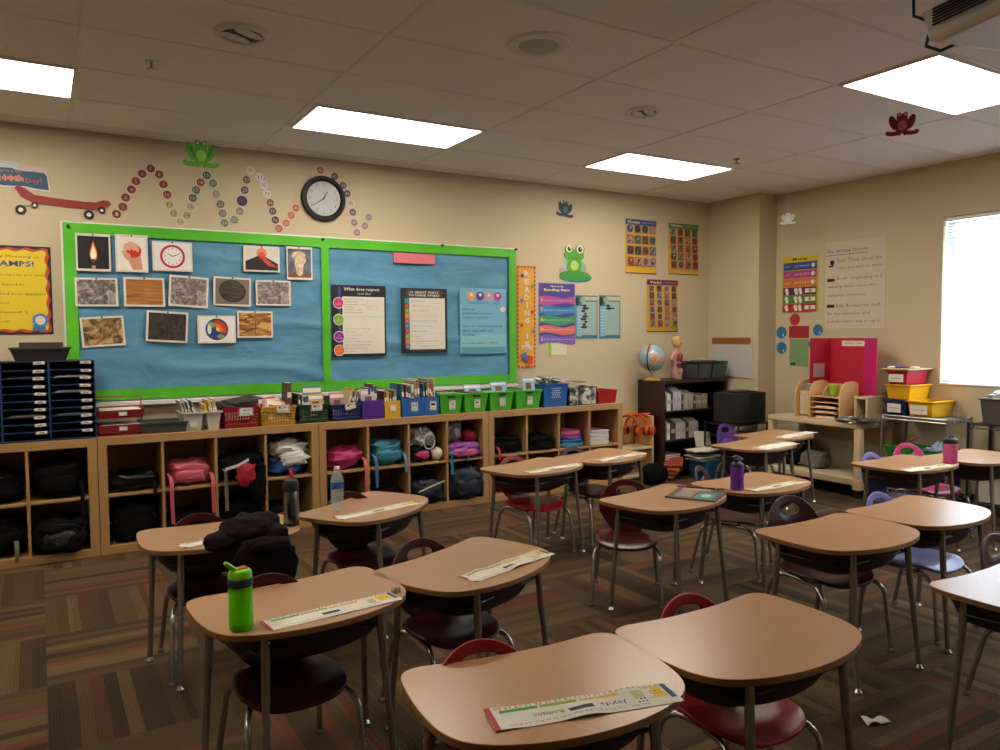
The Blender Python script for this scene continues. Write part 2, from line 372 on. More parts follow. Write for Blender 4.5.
# windows with blinds
for wi, (y0, y1, z0, z1) in enumerate(WINS):
    n = 'window_%d' % (wi+1); fr = B(); t = 0.035
    for (a, c, d, e) in ((y0, y1, z0, z0+t), (y0, y1, z1-t, z1), (y0, y0+t, z0+t, z1-t), (y1-t, y1, z0+t, z1-t), ((y0+y1)/2-.02, (y0+y1)/2+.02, z0+t, z1-t)):
        fr.box(WX+0.12, WX+0.16, a, c, d, e, 'window_frame')
    fo = struct(fr, n, bevel=0.003)
    g = B(); g.box(WX+0.137, WX+0.142, y0+t, y1-t, z0+t, z1-t, 'glass_pane'); g.build('pane', fo, smooth=0)
    s = B(); s.box(WX-0.012, WX+0.12, y0, y1, z0-0.012, z0+0.004, 'window_frame'); s.build('window_sill', fo, bevel=0.003)
    bl = thing('window_blind', ['white horizontal slat blind glowing over the window beyond the tubs', 'white slat blind on the added fill-light window beside the camera, out of the frame'][wi], 'blind', (WX+0.05, (y0+y1)/2, z0))
    W = (y1-y0)/2-0.012; H = z1-z0
    h = B(); h.box(-0.022, 0.022, -W, W, H-0.035, H-0.002, 'window_frame'); h.build('headrail', bl, bevel=0.003)
    h = B(); h.box(-0.018, 0.018, -W, W, 0.012, 0.03, 'window_frame'); h.build('bottom_rail', bl, bevel=0.003)
    sl = B(); k = 0; z = 0.045
    while z < H-0.05:
        a = math.radians(57); dx = 0.0135*math.cos(a); dz = 0.0135*math.sin(a)
        sl.add([(-dx, -W, z-dz), (-dx, W, z-dz), (0, W, z+0.0015), (0, -W, z+0.0015), (dx, W, z+dz), (dx, -W, z+dz)], [(0, 1, 2, 3), (3, 2, 4, 5)], 'blind_slat'); z += 0.0235
    sl.build('slats', bl, smooth=60)
    st = B()
    for yy in (-W*0.8, 0, W*0.8): st.tube([(-0.016, yy, 0.02), (-0.016, yy, H-0.03)], 0.0012, 'paper', 4)
    st.tube([(-0.03, W-0.06, H-0.04), (-0.03, W-0.06, 0.45)], 0.003, 'clear_plastic', 6)
    st.build('cords', bl)

# ---------------------------------------------------------------- ceiling fittings
def ceiling_light(x, y, lit, label):
    t = thing('ceiling_light', label, 'ceiling light', (x, y, CH-0.012), 0, 'recessed ceiling lights')
    f = B(); a, c = 0.605, 0.295
    for (p, q, r, w) in ((-a, a, -c, -c+.02), (-a, a, c-.02, c), (-a, -a+.02, -c+.02, c-.02), (a-.02, a, -c+.02, c-.02)): f.box(p, q, r, w, 0, 0.012, 'ceiling_bar')
    f.build('frame', t, bevel=0.002)
    d = B(); d.box(-a+.02, a-.02, -c+.02, c-.02, 0.004, 0.011, 'lamp' if lit else 'white_plastic'); d.build('diffuser', t, smooth=0)
cells = lambda i, j: (1.50+1.25*i+0.625, 4.69+0.61*j+0.305)
ceiling_light(*cells(-2, 0), True, 'lit rectangular ceiling light at the far left above the counting dots')
ceiling_light(*cells(0, 0), True, 'lit rectangular ceiling light in line with the wall clock')
ceiling_light(*cells(2, 0), True, 'lit rectangular ceiling light above the number posters and bookcase')
ceiling_light(*cells(2, -4), True, 'lit rectangular ceiling light beside the projector')
ceiling_light(*cells(0, -4), False, 'unlit pale rectangular ceiling panel between speaker and projector')
ceiling_light(*cells(-2, -4), True, 'lit ceiling light above the camera side, out of the frame')
ceiling_light(*cells(2, -8), True, 'lit ceiling light behind the camera, out of the frame')
sp_ = thing('ceiling_speaker', 'round white ceiling speaker with grille in the middle of the ceiling', 'speaker', (2.165, 3.2, CH))
b = B(); b.lathe([(0.155, 0), (0.15, -0.012), (0.11, -0.018), (0.1, -0.012)], 'white_plastic', seg=40, caps=False); b.build('rim', sp_)
b = B(); b.lathe([(0.1, -0.013), (0.05, -0.016), (0.001, -0.017)], '#b5ada5', seg=32, caps=False); b.build('grille', sp_)
for (x, y, r, lb) in ((0.875, 3.79, 0.13, 'round white ceiling vent above the volcano photo'), (3.39, 3.81, 0.115, 'smaller round white ceiling vent near the middle lit panel')):
    v = thing('ceiling_vent', lb, 'vent', (x, y, CH), 0.5)
    b = B(); b.lathe([(r, 0), (r*0.97, -0.012), (r*0.78, -0.02), (r*0.72, -0.012)], 'white_plastic', seg=36, caps=False); b.build('rim', v)
    b = B(); b.lathe([(r*0.74, -0.006), (0.001, -0.006)], '#6c655f', seg=30, caps=False); b.build('backing', v)
    for s in (-1, 1):
        b = B(); b.blob((0, s*r*0.34, -0.014), (r*1.25, r*0.5, 0.014), 'white_plastic', amp=0, nu=18, nv=8, p=2); b.build('louver', v)
for (x, y, lb) in ((0.553, 4.42, 'small brass ceiling sprinkler head between the two left light panels'), (4.98, 4.46, 'small metal ceiling sprinkler head beside the middle light panel')):
    v = thing('sprinkler_head', lb, 'sprinkler', (x, y, CH))
    b = B(); b.lathe([(0.03, 0), (0.028, -0.006), (0.008, -0.008)], 'chrome', seg=16); b.build('escutcheon', v)
    b = B(); b.tube([(0, 0, -0.006), (0, 0, -0.035)], 0.007, 'chrome', 8); b.lathe([(0.022, -0.04), (0.022, -0.036)], 'chrome', seg=12); b.build('nozzle', v)
# projector on its ceiling mount
pj = thing('projector', 'beige white projector hanging under the ceiling at the top right', 'projector', (3.03, 1.46, 2.52), -0.25)
b = B(); b.box(-0.24, 0.24, -0.19, 0.19, 0.0, 0.12, 'white_plastic', taper=0.03); b.build('housing', pj, bevel=0.03, seg=4)
b = B()
for i in range(6):
    for j in range(4): b.box(-0.16+j*0.055, -0.115+j*0.055, 0.19, 0.197, 0.045+i*0.011, 0.051+i*0.011, 'ink')
    pass
for k in range(7): b.box(-0.13, 0.1, 0.183, 0.193, 0.035+k*0.011, 0.04+k*0.011, 'ink')
b.build('vent_grille', pj)
b = B()
for i in range(6): b.box(-0.247, -0.24, -0.12, 0.1, 0.04+i*0.011, 0.046+i*0.011, 'ink')
b.build('side_grille', pj)
b = B(); b.lathe([(0.045, 0), (0.045, 0.03)], '#2a2826', seg=20); b.xf(Matrix.Translation((0.12, -0.17, 0.06)) @ Matrix.Rotation(PI/2, 4, 'X')); b.build('lens', pj)
b = B(); b.tube([(0, 0, 0.11), (0, 0, 0.366)], 0.022, 'white_plastic', 14); b.lathe([(0.06, 0.35), (0.06, 0.366)], 'white_plastic'); b.build('mount_pole', pj)
b = B(); b.tube([(-0.2, 0.14, 0.07), (-0.26, 0.17, 0.1), (-0.265, 0.17, 0.22), (-0.2, 0.1, 0.33), (-0.03, 0.02, 0.345)], 0.006, 'black', 8); b.tube([(-0.21, 0.15, 0.03), (-0.17, 0.2, 0.01), (-0.1, 0.2, 0.0), (-0.06, 0.17, 0.02)], 0.006, 'black', 8); b.build('cable', pj)

# ---------------------------------------------------------------- bulletin board
YB = DY
def wx(u, v): p = PY(u, v, DY); return p.x, p.z
bx0 = wx(65, 300)[0]; bx1 = wx(514, 320)[0]; bz1 = 0.5*(wx(70, 224)[1]+wx(510, 249)[1]); bz0 = wx(310, 391)[1]
bd = thing('bulletin_board', 'wide bulletin board covered in blue paper with scalloped green border', 'bulletin board', ((bx0+bx1)/2, DY, bz0))
BW, BH = (bx1-bx0)/2, bz1-bz0
b = B(); b.box(-BW-.012, BW+.012, -0.016, 0, -0.012, BH+0.012, 'white_plastic'); b.build('backing', bd, bevel=0.003)
def wr(u, v):
    x = (u*2-1)*BW; z = v*BH
    f = min(1, u*30, (1-u)*30, v*14, (1-v)*14)
    d = 0.5+noise.fractal(Vector((x*1.3+z*1.2, z*3.4-x*0.5, 3.1)), 0.7, 2.1, 4)
    r = 0.012*max(0, math.sin(x*2.2+z*15+2.4*noise.noise(Vector((x, z*2, 0)))))**4*(1.2-v)
    return (x, -0.0185-f*(0.008*max(0, min(1.2, d))+r), z)
b = B(); b.grid(wr, 200, 90, 'board_paper'); b.build('blue_paper', bd)
def border(L, wd, side):
    # strip along +x with scalloped edge on +y
    n = int(L/0.04); pts = [(0, 0)]; top = []
    for i in range(n):
        for q in (0, 0.33, 0.66): top.append(((i+q)*L/n, wd+0.008*math.sin(PI*q)))
    top.append((L, wd)); return [(0, 0), (L, 0)]+top[::-1]
SO = [0.0]
def strip(x0, z0, L, wd, ang, nm):
    SO[0] += 0.0025
    b = B(); b.prism(border(L, wd, 0), 0, 0.002, 'green_border')
    b.xf(Matrix.Translation((x0, -0.031-SO[0], z0)) @ RB @ Matrix.Rotation(ang, 4, 'Z')); return b.build('border_strip', bd)
w_ = 0.072
strip(-BW, 0, 2*BW, w_, 0, 0); strip(BW, BH, 2*BW, w_, PI, 0); strip(BW, 0, BH, w_, PI/2, 0); strip(-BW, BH, BH, w_, -PI/2, 0)
xm = wx(324, 310)[0]-(bx0+bx1)/2
strip(xm+0.035, 0.07, BH-0.14, 0.06, PI/2, 0)
b = B(); b.box(-BW-.012, BW+.012, -0.05, 0, -0.045, -0.012, 'white_plastic'); b.build('ledge', bd, bevel=0.004)
b = B()
for (u, v) in ((68, 227), (321, 240), (440, 246), (513, 250)):
    X, Zz = wx(u, v); b.lathe([(0.012, 0), (0.006, 0.008), (0.01, 0.02)], 'black', seg=10)
    b.v[-30:] = [tuple(Matrix.Translation((X-(bx0+bx1)/2, -0.045, Zz-bz0)) @ RB @ Vector(p)) for p in b.v[-30:]]
b.build('binder_clip', bd)

def sheet_on_board(name, label, cat, group, uc, vc, wpx, hpx, paint, tilt=0.0, off=0.042, frame=None):
    """A flat sheet on the back wall centred at the photo's point, its size taken from the wall plane."""
    c = PY(uc, vc, DY-off); l = PY(uc-wpx/2, vc, DY-off); r = PY(uc+wpx/2, vc, DY-off); t = PY(uc, vc-hpx/2, DY-off); d = PY(uc, vc+hpx/2, DY-off)
    w, h = r.x-l.x, t.z-d.z; b = B(); paint(b, w, h); o = b.build(name, smooth=0); hang(o, c, RB, tilt); return tag(o, label, cat, group)
def sheet_on_right(name, label, cat, group, uc, vc, wpx, hpx, paint, tilt=0.0, x=WX, off=0.003):
    c = PX(uc, vc, x-off); l = PX(uc-wpx/2, vc, x-off); r = PX(uc+wpx/2, vc, x-off); t = PX(uc, vc-hpx/2, x-off); d = PX(uc, vc+hpx/2, x-off)
    w, h = l.y-r.y, t.z-d.z; b = B(); paint(b, w, h); o = b.build(name, smooth=0); hang(o, c, RR, tilt); return tag(o, label, cat, group)

def photo(k, extra=None):
    def f(b, w, h):
        b.sheet(w, h, 'paper'); b.rect(0, 0, w*0.9, h*0.87, k)
        if extra: extra(b, w*0.9, h*0.87)
        b.disc(0, h*0.47, 0.006, 'ink')
    return f
def x_flame(b, w, h):
    def drop(s, k, dy=0):
        b.poly([(s*w*0.16*math.sin(PI*t)*(1-t*0.55)*1.3 if False else s*w*0.15*math.sin(PI*min(1, t*1.05))**0.8*(1.25-t), dy-h*0.3+t*s*h*0.7) for t in [i/12 for i in range(13)]]+
               [(-s*w*0.15*math.sin(PI*min(1, t*1.05))**0.8*(1.25-t), dy-h*0.3+t*s*h*0.7) for t in [i/12 for i in range(11, 0, -1)]], k)
    drop(1.0, '#c0561a'); drop(0.86, '#f2a94a', 0.005); drop(0.66, '#fff0c8', 0.012); b.rect(0, -h*0.36, w*0.04, h*0.2, '#3a1c0c'); b.disc(0, -h*0.25, w*0.07, '#6b2a0f'); b.rect(0, -h*0.45, w*0.12, h*0.1, '#b98a52')
def x_hand(b, w, h):
    b.rect(0, 0, w, h, '#e4ddd2'); b.poly([(w*0.02, -h*0.5), (w*0.36, -h*0.5), (w*0.3, -h*0.05), (-w*0.2, -h*0.08)], '#c98f72')
    b.disc(0, 0, w*0.3, '#cc9073', ry=h*0.24); b.disc(w*0.06, h*0.08, w*0.27, '#c8261f')
    for i in range(4): b.disc(-w*0.2+i*w*0.12, h*(0.18+0.05*math.sin(i)), w*0.075, '#d9a184', ry=h*0.14, rot=0.15*(i-1))
    b.disc(-w*0.2, -h*0.02, w*0.07, '#d39a7c', ry=h*0.15, rot=1.0)
def x_clock(b, w, h):
    b.rect(0, 0, w, h, '#dedad4'); b.disc(0, 0, h*0.46, '#b5263a', n=32); b.disc(0, 0, h*0.37, '#e6e2da', n=32)
    for i in range(12):
        a = 2*PI*i/12; b.disc(h*0.3*math.sin(a), h*0.3*math.cos(a), h*0.022, 'ink', n=8)
    b.poly([(0, -0.002), (-h*0.2, h*0.11), (-h*0.19, h*0.13), (0, 0.003)], 'ink'); b.poly([(0, -0.002), (h*0.25, h*0.1), (h*0.24, h*0.12), (0, 0.003)], 'ink')
def x_volcano(b, w, h):
    b.rect(0, 0, w, h, '#c9c6bb'); b.disc(0, h*0.25, w*0.16, '#d8875e', ry=h*0.24); b.disc(0, h*0.12, w*0.12, '#d8502c', ry=h*0.2)
    b.poly([(-w/2, -h/2), (w/2, -h/2), (w/2, -h*0.2), (w*0.12, h*0.1), (-w*0.14, h*0.12), (-w/2, -h*0.12)], '#231416')
    b.poly([(-w*0.1, h*0.12), (w*0.1, h*0.1), (w*0.34, -h*0.2), (w*0.5, -h*0.38), (w*0.2, -h*0.3), (w*0.02, -h*0.05)], '#c13a20')
def x_geyser(b, w, h):
    b.rect(0, h*0.0, w, h, 'stormy_print'); b.rect(0, -h*0.42, w, h*0.16, '#7a4a26')
    for (x, y, r, q) in ((0, -0.25, 0.16, 0.2), (-0.02, -0.05, 0.2, 0.2), (0.04, 0.12, 0.25, 0.17), (-0.04, 0.27, 0.3, 0.14)): b.disc(x*w, y*h, r*w, 'smoke_print', ry=q*h)
def x_earth(b, w, h):
    b.rect(0, 0, w, h, '#e3dfd6'); b.disc(0, 0, h*0.46, '#22397a', n=32); b.disc(-h*0.22, h*0.18, h*0.16, '#8aa05a', ry=h*0.12)
    b.disc(h*0.15, -h*0.3, h*0.14, '#7d9850', ry=h*0.1)
    for r, k in ((0.455, '#8e2a1c'), (0.4, '#c23a1e'), (0.27, '#df6a1e'), (0.13, '#f2c04a')):
        b.poly([(-h*0.02, -h*0.05)]+[(-h*0.02+h*r*math.cos(a)*0.98, -h*0.05+h*r*math.sin(a)) for a in [PI*0.56-i*PI*0.68/14 for i in range(15)]], k)
    b.disc(-h*0.3, h*0.0, h*0.08, '#d8d8d0', ry=h*0.2)
def x_oval(b, w, h):
    b.rect(0, 0, w, h, '#75695a'); b.disc(0, h*0.02, w*0.4, '#151210', ry=h*0.44, rot=-0.15, n=28); b.disc(0, h*0.03, w*0.37, 'oval_print', ry=h*0.41, rot=-0.15, n=28)
def x_desert(b, w, h):
    b.poly([(w*0.05, -h*0.1), (w*0.5, -h*0.3), (w*0.5, h*0.05), (w*0.2, h*0.1)], '#caa055'); b.disc(-w*0.05, h*0.1, w*0.12, '#b58b50', ry=h*0.05)
    b.poly([(-w*0.02, -h*0.4), (0, -h*0.4), (w*0.02, h*0.15), (0, h*0.15)], '#3a1f0c')
G1 = 'photo cards pinned on the blue board'
def cut(c, s=0.27, ox=60, oy=215): return ox+c[0]*s, oy+c[1]*s
for (x0, y0, x1, y1, k, ex, tl, lb) in (
    (57, 66, 190, 212, 'black', x_flame, 0.0, 'photo card of a candle flame on black, top left of the blue board'),
    (204, 70, 328, 215, 'paper', x_hand, 0.0, 'photo card of a hand squeezing a red ball'),
    (341, 97, 493, 211, 'paper', x_clock, 0.0, 'photo card of a red-rimmed clock'),
    (678, 113, 816, 213, 'paper', x_volcano, 0.0, 'photo card of an erupting volcano'),
    (838, 115, 936, 243, 'paper', x_geyser, 0.0, 'upright photo card of a steam geyser against a dark sky'),
    (54, 230, 218, 341, 'rock_grey', None, 0.01, 'photo card of grey cracked rock under the candle flame card'),
    (235, 229, 391, 342, 'wood_print', None, 0.0, 'photo card of orange brown wood grain'),
    (402, 224, 552, 344, 'foil_grey', None, -0.06, 'tilted photo card of crinkled pinkish grey rock under the clock card'),
    (567, 228, 710, 340, 'paper', x_oval, -0.03, 'photo card of a dark oval striped stone'),
    (724, 240, 857, 338, 'foil_grey', None, 0.0, 'photo card of crumpled silver foil under the volcano card'),
    (76, 373, 243, 490, 'cloth_tan', None, 0.06, 'photo card of crumpled tan paper at the lower left of the blue board'),
    (318, 354, 477, 474, 'cloth_dark', None, -0.06, 'photo card of dark brown folded cloth'),
    (508, 370, 654, 477, 'paper', x_earth, 0.0, 'photo card of the Earth cut open to its red core'),
    (655, 354, 791, 457, 'desert_print', x_desert, 0.0, 'photo card of a brown desert canyon beside the Earth card')):
    uc, vc = cut(((x0+x1)/2, (y0+y1)/2)); sheet_on_board('photo_card', lb, 'photo card', G1, uc, vc, (x1-x0)*0.27*0.97, (y1-y0)*0.27*0.95, photo(k, ex), tl+0.0)

def lines(b, rows, k, x, y, dy, h, w=None, slant=0.2):
    for i, r in enumerate(rows): b.text(r, x, y-i*dy, h, k if isinstance(k, str) else k[i % len(k)], align='l', slant=slant, w=(w*len(r) if w else None))
def p_respect(b, w, h):
    b.sheet(w, h, '#15141a'); b.text('What does respect', w*0.05, h*0.44, h*0.055, 'paper', bold=0.02, w=w*0.66); b.text('look like?', w*0.1, h*0.385, h*0.035, '#b8c4d0', w=w*0.25)
    b.rect(w*0.08, -h*0.06, w*0.78, h*0.8, 'paper'); b.rect(-w*0.36, 0, w*0.05, h*0.95, '#27456b')
    for y, k, n in ((0.25, '#c22f6a', '1'), (0.02, '#79a82e', '2'), (-0.22, '#8a2a8c', '3'), (-0.44+0.03, '#dd6a22', '4')):
        b.disc(-w*0.38, y*h, w*0.1, 'paper'); b.disc(-w*0.38, y*h, w*0.088, k); b.text(n, -w*0.38, y*h+h*0.012, h*0.025, 'paper'); b.text('look', -w*0.38, y*h-h*0.015, h*0.014, 'paper', w=w*0.1)
    lines(b, ['Being nice to people', 'helping others', 'Keeping hands to self', 'listening', 'raising your hand', 'look at the teacher'], 'ink', -w*0.28, h*0.3, h*0.036, h*0.02, w=w*0.018)
    lines(b, ['saying kind words', 'sharing with others', 'taking turns', 'being honest'], '#a8484e', w*0.12, h*0.28, h*0.036, h*0.017, w=w*0.018)
    b.rect(w*0.08, h*0.06, w*0.76, h*0.003, '#8a8580'); b.rect(w*0.1, -h*0.07, h*0.002, h*0.3, '#b5afa5')
    lines(b, ['quiet voices in the hall', 'walking feet', 'share your things', 'help a friend', 'use nice words with others', 'listen when someone talks', 'take care of our room', 'say please'], ['#a8484e', '#8a4a8a', '#b06a3c'], -w*0.28, -h*0.11, h*0.045, h*0.02, w=w*0.019)
sheet_on_board('classroom_poster', 'black-edged handwritten respect chart with four coloured circles', 'poster', None, 359.5, 321, 54, 71, p_respect)
def p_ways(b, w, h):
    b.sheet(w, h, '#221f22'); b.rect(0, h*0.42, w*0.8, h*0.1, '#3a3538'); b.text('10 GREAT WAYS', 0, h*0.437, h*0.036, 'paper', bold=0.02, w=w*0.62); b.text('TO THANK OTHERS', 0, h*0.39, h*0.036, 'paper', bold=0.02, w=w*0.66)
    b.rect(w*0.06, -h*0.05, w*0.78, h*0.8, 'paper')
    ks = ['#2c8a8a', '#b33a3a', '#6f9a2e', '#cc7a2a', '#a85a5a', '#2a7a90', '#b3303a', '#6f9a2e', '#d0702a', '#6a6a88']
    tx = ['Say thank you.', 'Write them a note.', 'Give a high five.', 'Tell them they are great.', 'Draw a picture for them.', 'Offer to help them.', 'Smile and wave.', 'Be kind.', 'Share something you have.', 'Tell somebody else.']
    for i in range(10):
        y = h*(0.305-i*0.0785); b.rect(-w*0.375, y, w*0.1, h*0.076, ks[i]); b.text(str(i+1), -w*0.375, y, h*0.03, 'paper'); b.text(tx[i], -w*0.29, y, h*0.02, ks[i] if i % 2 else 'ink', align='l', w=w*0.024*len(tx[i])); b.rect(w*0.06, y-h*0.037, w*0.7, h*0.0015, '#9a948a')
sheet_on_board('classroom_poster', 'dark poster listing ten ways to thank others in coloured rows', 'poster', None, 424.5, 320.5, 46, 64, p_ways)
def p_wel(b, w, h):
    b.sheet(w, h, '#6fa9c4'); b.rect(0, -h*0.44, w*0.96, h*0.1, '#4f93a4'); b.rect(0, -h*0.3, w*0.96, h*0.2, '#7fb5bd')
    for i, k in enumerate(('#d89b3a', '#5a2f86', '#c98aa0', '#a03a8a')):
        b.disc(w*(-0.26+i*0.19), h*0.38, w*0.085, k, ry=h*0.07); b.disc(w*(-0.26+i*0.19), h*0.4, w*0.03, 'paper')
    b.text('classroom', 0, h*0.28, h*0.05, '#3f6fae', w=w*0.7, slant=0.2); b.disc(w*0.42, h*0.18, w*0.06, 'paper', ry=h*0.04)
    lines(b, ['Welcome:', 'always have manners', 'teacher respects', '', 'listen to everyone sharing', 'their materials and', 'feelings', '', 'be respectful to others'], 'ink', -w*0.45, h*0.18, h*0.065, h*0.036, w=w*0.033)
sheet_on_board('classroom_poster', 'light blue handwritten class poster with cartoon eggs at its top', 'poster', None, 483.5, 321, 46, 65, p_wel)
def p_pink(b, w, h): b.sheet(w, h, '#d2707a', t=0.003)
sheet_on_board('blank_sign', 'blank pink strip of card at the top of the blue board', 'card', None, 414.5, 258.5, 41, 10, p_pink, 0.0)

def p_reading(b, w, h):
    b.sheet(w, h, '#d8a02c')
    n = 24
    for i in range(n):
        y = -h/2+(i+0.5)*h/n
        for s in (-1, 1): b.rect(s*(w/2-w*0.045), y, w*0.08, h/n*0.5, '#b5302a')
    for i in range(6):
        for s in (-1, 1): b.rect(-w/2+(i+0.5)*w/6, s*(h/2-w*0.045), w*0.09, w*0.08, '#b5302a')
    for i, ch in enumerate('READING IS'): 
        if ch != ' ': b.text(ch, 0, h*(0.42-i*0.076), h*0.05, 'paper', w=w*0.28 if ch != 'I' else w*0.08, bold=0.03)
    b.text('FUN', 0, -h*0.30, h*0.05, 'paper', w=w*0.6, bold=0.03)
    for (x, y, k) in ((-0.25, 0.4, '#5a2f5f'), (0.3, 0.3, '#4a8a6a'), (-0.28, 0.16, '#3f6fae'), (0.28, 0.05, '#b5302a'), (-0.3, -0.08, '#b5302a'), (0.3, -0.14, '#4a8a6a')): b.disc(x*w, y*h, w*0.1, k, n=5)
    b.poly([(-w*0.3, -h*0.36), (-w*0.05, -h*0.34), (0, -h*0.42), (-w*0.2, -h*0.44)], '#2f5fa0'); b.poly([(-w*0.05, -h*0.37), (w*0.3, -h*0.39), (w*0.25, -h*0.47), (0, -h*0.46)], '#c2392c')
sheet_on_board('reading_banner', 'tall narrow orange banner with READING IS FUN beside the blue board', 'banner', None, 526, 317, 18.5, 102, p_reading, off=0.003)
def p_stars(b, w, h):
    b.sheet(w, h, '#4a3f8c'); ks = ['#a8488c', '#2f7fb0', '#3f8f5a', '#cc6a5a', '#7a5aa8']
    for i, k in enumerate(ks):
        y = h*(0.22-i*0.165); n = 12
        b.poly([(-w*0.5+w*j/n, y+h*0.05+h*0.02*math.sin(j*0.6)) for j in range(n+1)]+[(w*0.5-w*j/n, y-h*0.075+h*0.025*math.sin(j*0.5+i)) for j in range(n+1)], k)
        b.text(('Start where you want to read', 'Talk about what you read', 'Act out the story parts', 'Read the best parts', 'Share what you learned')[i], w*0.02, y-h*0.01, h*0.028, 'paper', w=w*0.8); b.text('STARS'[i], -w*0.42, y, h*0.06, '#e8d050', bold=0.02)
    b.text('How to Be', 0, h*0.45, h*0.03, '#e8d68a', w=w*0.36, bold=0.02); b.text('Reading Stars', 0, h*0.385, h*0.055, '#e8d68a', w=w*0.72, bold=0.03)
sheet_on_board('classroom_poster', 'purple Reading Stars poster with wavy pink, blue, green and coral bands', 'poster', None, 557, 313, 36, 59, p_stars, off=0.003)
def p_forest(dark):
    def f(b, w, h):
        b.sheet(w, h, '#2f6f80'); b.rect(w*0.12, -h*0.03, w*0.68, h*0.78, '#92aba4'); b.rect(-w*0.34, -h*0.1, w*0.24, h*0.7, '#7fa8bc'); b.rect(w*0.15, h*0.43, w*0.66, h*0.09, '#b9b28e')
        b.disc(-w*0.42, h*0.36, w*0.09, '#1d2f22', ry=h*0.1); b.disc(-w*0.18, h*0.4, w*0.12, '#8fa878', ry=h*0.07)
        for i in range(8): b.rect(-w*0.33, h*(0.15-i*0.07), w*0.2, h*0.008, '#c5d5dc')
        for i in range(dark):
            b.disc(w*(-0.1+0.06*math.sin(i*2.3)), h*(0.26-i*0.062), w*(0.1+0.05*math.sin(i*1.7)), '#25303a', ry=h*0.03)
        if dark < 5: b.rect(w*0.05, h*0.2, w*0.34, h*0.03, 'ink')
        else: b.text('Our Stars', w*0.15, h*0.43, h*0.03, 'ink')
    return f
sheet_on_board('classroom_poster', 'pale teal poster with a column of dark blots beside the Reading Stars poster', 'poster', None, 586.5, 317, 22, 43, p_forest(9), off=0.003)
sheet_on_board('classroom_poster', 'pale teal poster with only a few dark marks near its top', 'poster', None, 609.8, 317, 21, 43, p_forest(2), off=0.003)
def p_note(b, w, h):
    b.sheet(w, h, '#c9cf8c'); b.rect(w*0.08, 0, w*0.7, h*0.8, '#cfc9b0'); b.rect(-w*0.38, 0, w*0.14, h, '#9ab52e')
sheet_on_board('paper_note', 'small green and cream note under the Reading Stars poster', 'note', None, 557, 349, 20, 13, p_note, off=0.003)
rnd = random.Random(3)
def p_photos(k1, title, rows, foot):
    def f(b, w, h):
        b.sheet(w, h, '#d0a02c'); b.rect(0, h*0.45, w, h*0.1, k1); b.text(title, -w*0.42, h*0.45, h*0.05, 'paper', align='l', w=w*0.38, bold=0.03); b.text('people and places', w*0.24, h*0.45, h*0.025, 'paper', w=w*0.42); b.rect(0, -h*0.49, w, h*0.02, foot)
        kk = ['#7a2f2c', '#5a3a4a', '#3f6a4f', '#8a8478', '#3a4f6a', '#a0503a', '#6a2a3a', '#4a4440', '#b08a78', '#2a2a30']
        for r in range(rows):
            for c in range(4):
                x = w*(-0.355+c*0.237); y = h*(0.33-r*0.8/rows); q = min(w*0.1, h*0.36/rows)
                b.rect(x, y, q*2.05, q*2.05, rnd.choice(['#5a8a6a', '#7a9ab0', '#9a5a4a', '#5a4a5a'])); b.disc(x, y, q*0.9, rnd.choice(kk), n=12); b.disc(x+q*0.15, y+q*0.25, q*0.4, rnd.choice(kk), n=8); b.disc(x-q*0.2, y-q*0.4, q*0.35, rnd.choice(kk), n=8)
    return f
sheet_on_board('picture_chart', 'yellow picture chart with a blue NOUNS title band', 'poster', None, 641, 247, 31, 54, p_photos('#3a4a8a', 'Nouns', 4, '#4a3f5a'), off=0.003)
sheet_on_board('picture_chart', 'yellow picture chart with a green title band, nearest the room corner', 'poster', None, 683.5, 249.5, 30, 51, p_photos('#4a7a3a', 'Adjectives', 5, '#4a6a3a'), off=0.003)
sheet_on_board('picture_chart', 'yellow picture chart with a maroon Verbs title band, below the other two', 'poster', None, 662.5, 306, 31, 52, p_photos('#6a2440', 'Verbs', 6, '#6a2440'), off=0.003)
def p_champs(b, w, h):
    b.sheet(w, h, '#2a1417')
    n = 26
    def wavy(s, k):
        pts = []
        W2, H2 = w/2-s, h/2-s
        for (ax, ay, bx, by) in ((-W2, -H2, W2, -H2), (W2, -H2, W2, H2), (W2, H2, -W2, H2), (-W2, H2, -W2, -H2)):
            L = math.hypot(bx-ax, by-ay); m = int(L/0.014); nx, ny = (by-ay)/L, -(bx-ax)/L
            for i in range(m): t = i/m; q = 0.006*math.sin(i*0.9); pts.append((ax+(bx-ax)*t+nx*q, ay+(by-ay)*t+ny*q))
        b.poly(pts, k)
    wavy(0.016, '#b8401f'); wavy(0.032, '#d8bc1c')
    b.text('Every Morning as', w*0.5-0.07, h*0.375, h*0.035, '#3a3a28', align='r', w=w*0.62); b.text('CHAMPS!', w*0.5-0.10, h*0.3, h*0.07, '#2f3f8a', align='r', w=w*0.62, bold=0.02)
    for i, r in enumerate(['Coat and backpacks put away!', 'Homework turned in!', 'Notes turned in to teacher!', 'Lunch choice!', 'Pencil sharpened! :)', 'Morning work!']):
        b.text(r, -w*0.42, h*(0.17-i*0.105), h*0.03, '#3a3a28', align='l', w=w*0.031*len(r))
    X, Y = w*0.5-0.075, -h*0.34
    b.poly([(X-0.03, Y), (X-0.05, Y-0.075), (X-0.01, Y-0.06), (X, Y-0.085), (X+0.03, Y-0.07), (X+0.03, Y)], '#2f6a9a')
    pts = []
    for i in range(28): a = 2*PI*i/28; r = 0.052 if i % 2 else 0.042; pts.append((X+r*math.cos(a), Y+r*math.sin(a)))
    b.poly(pts, '#3f7fb0'); b.disc(X, Y, 0.03, '#d8c8c4')
sheet_on_board('classroom_poster', 'yellow CHAMPS morning poster with wavy red edge at the far left', 'poster', None, 10, 290, 86, 89, p_champs, off=0.003)

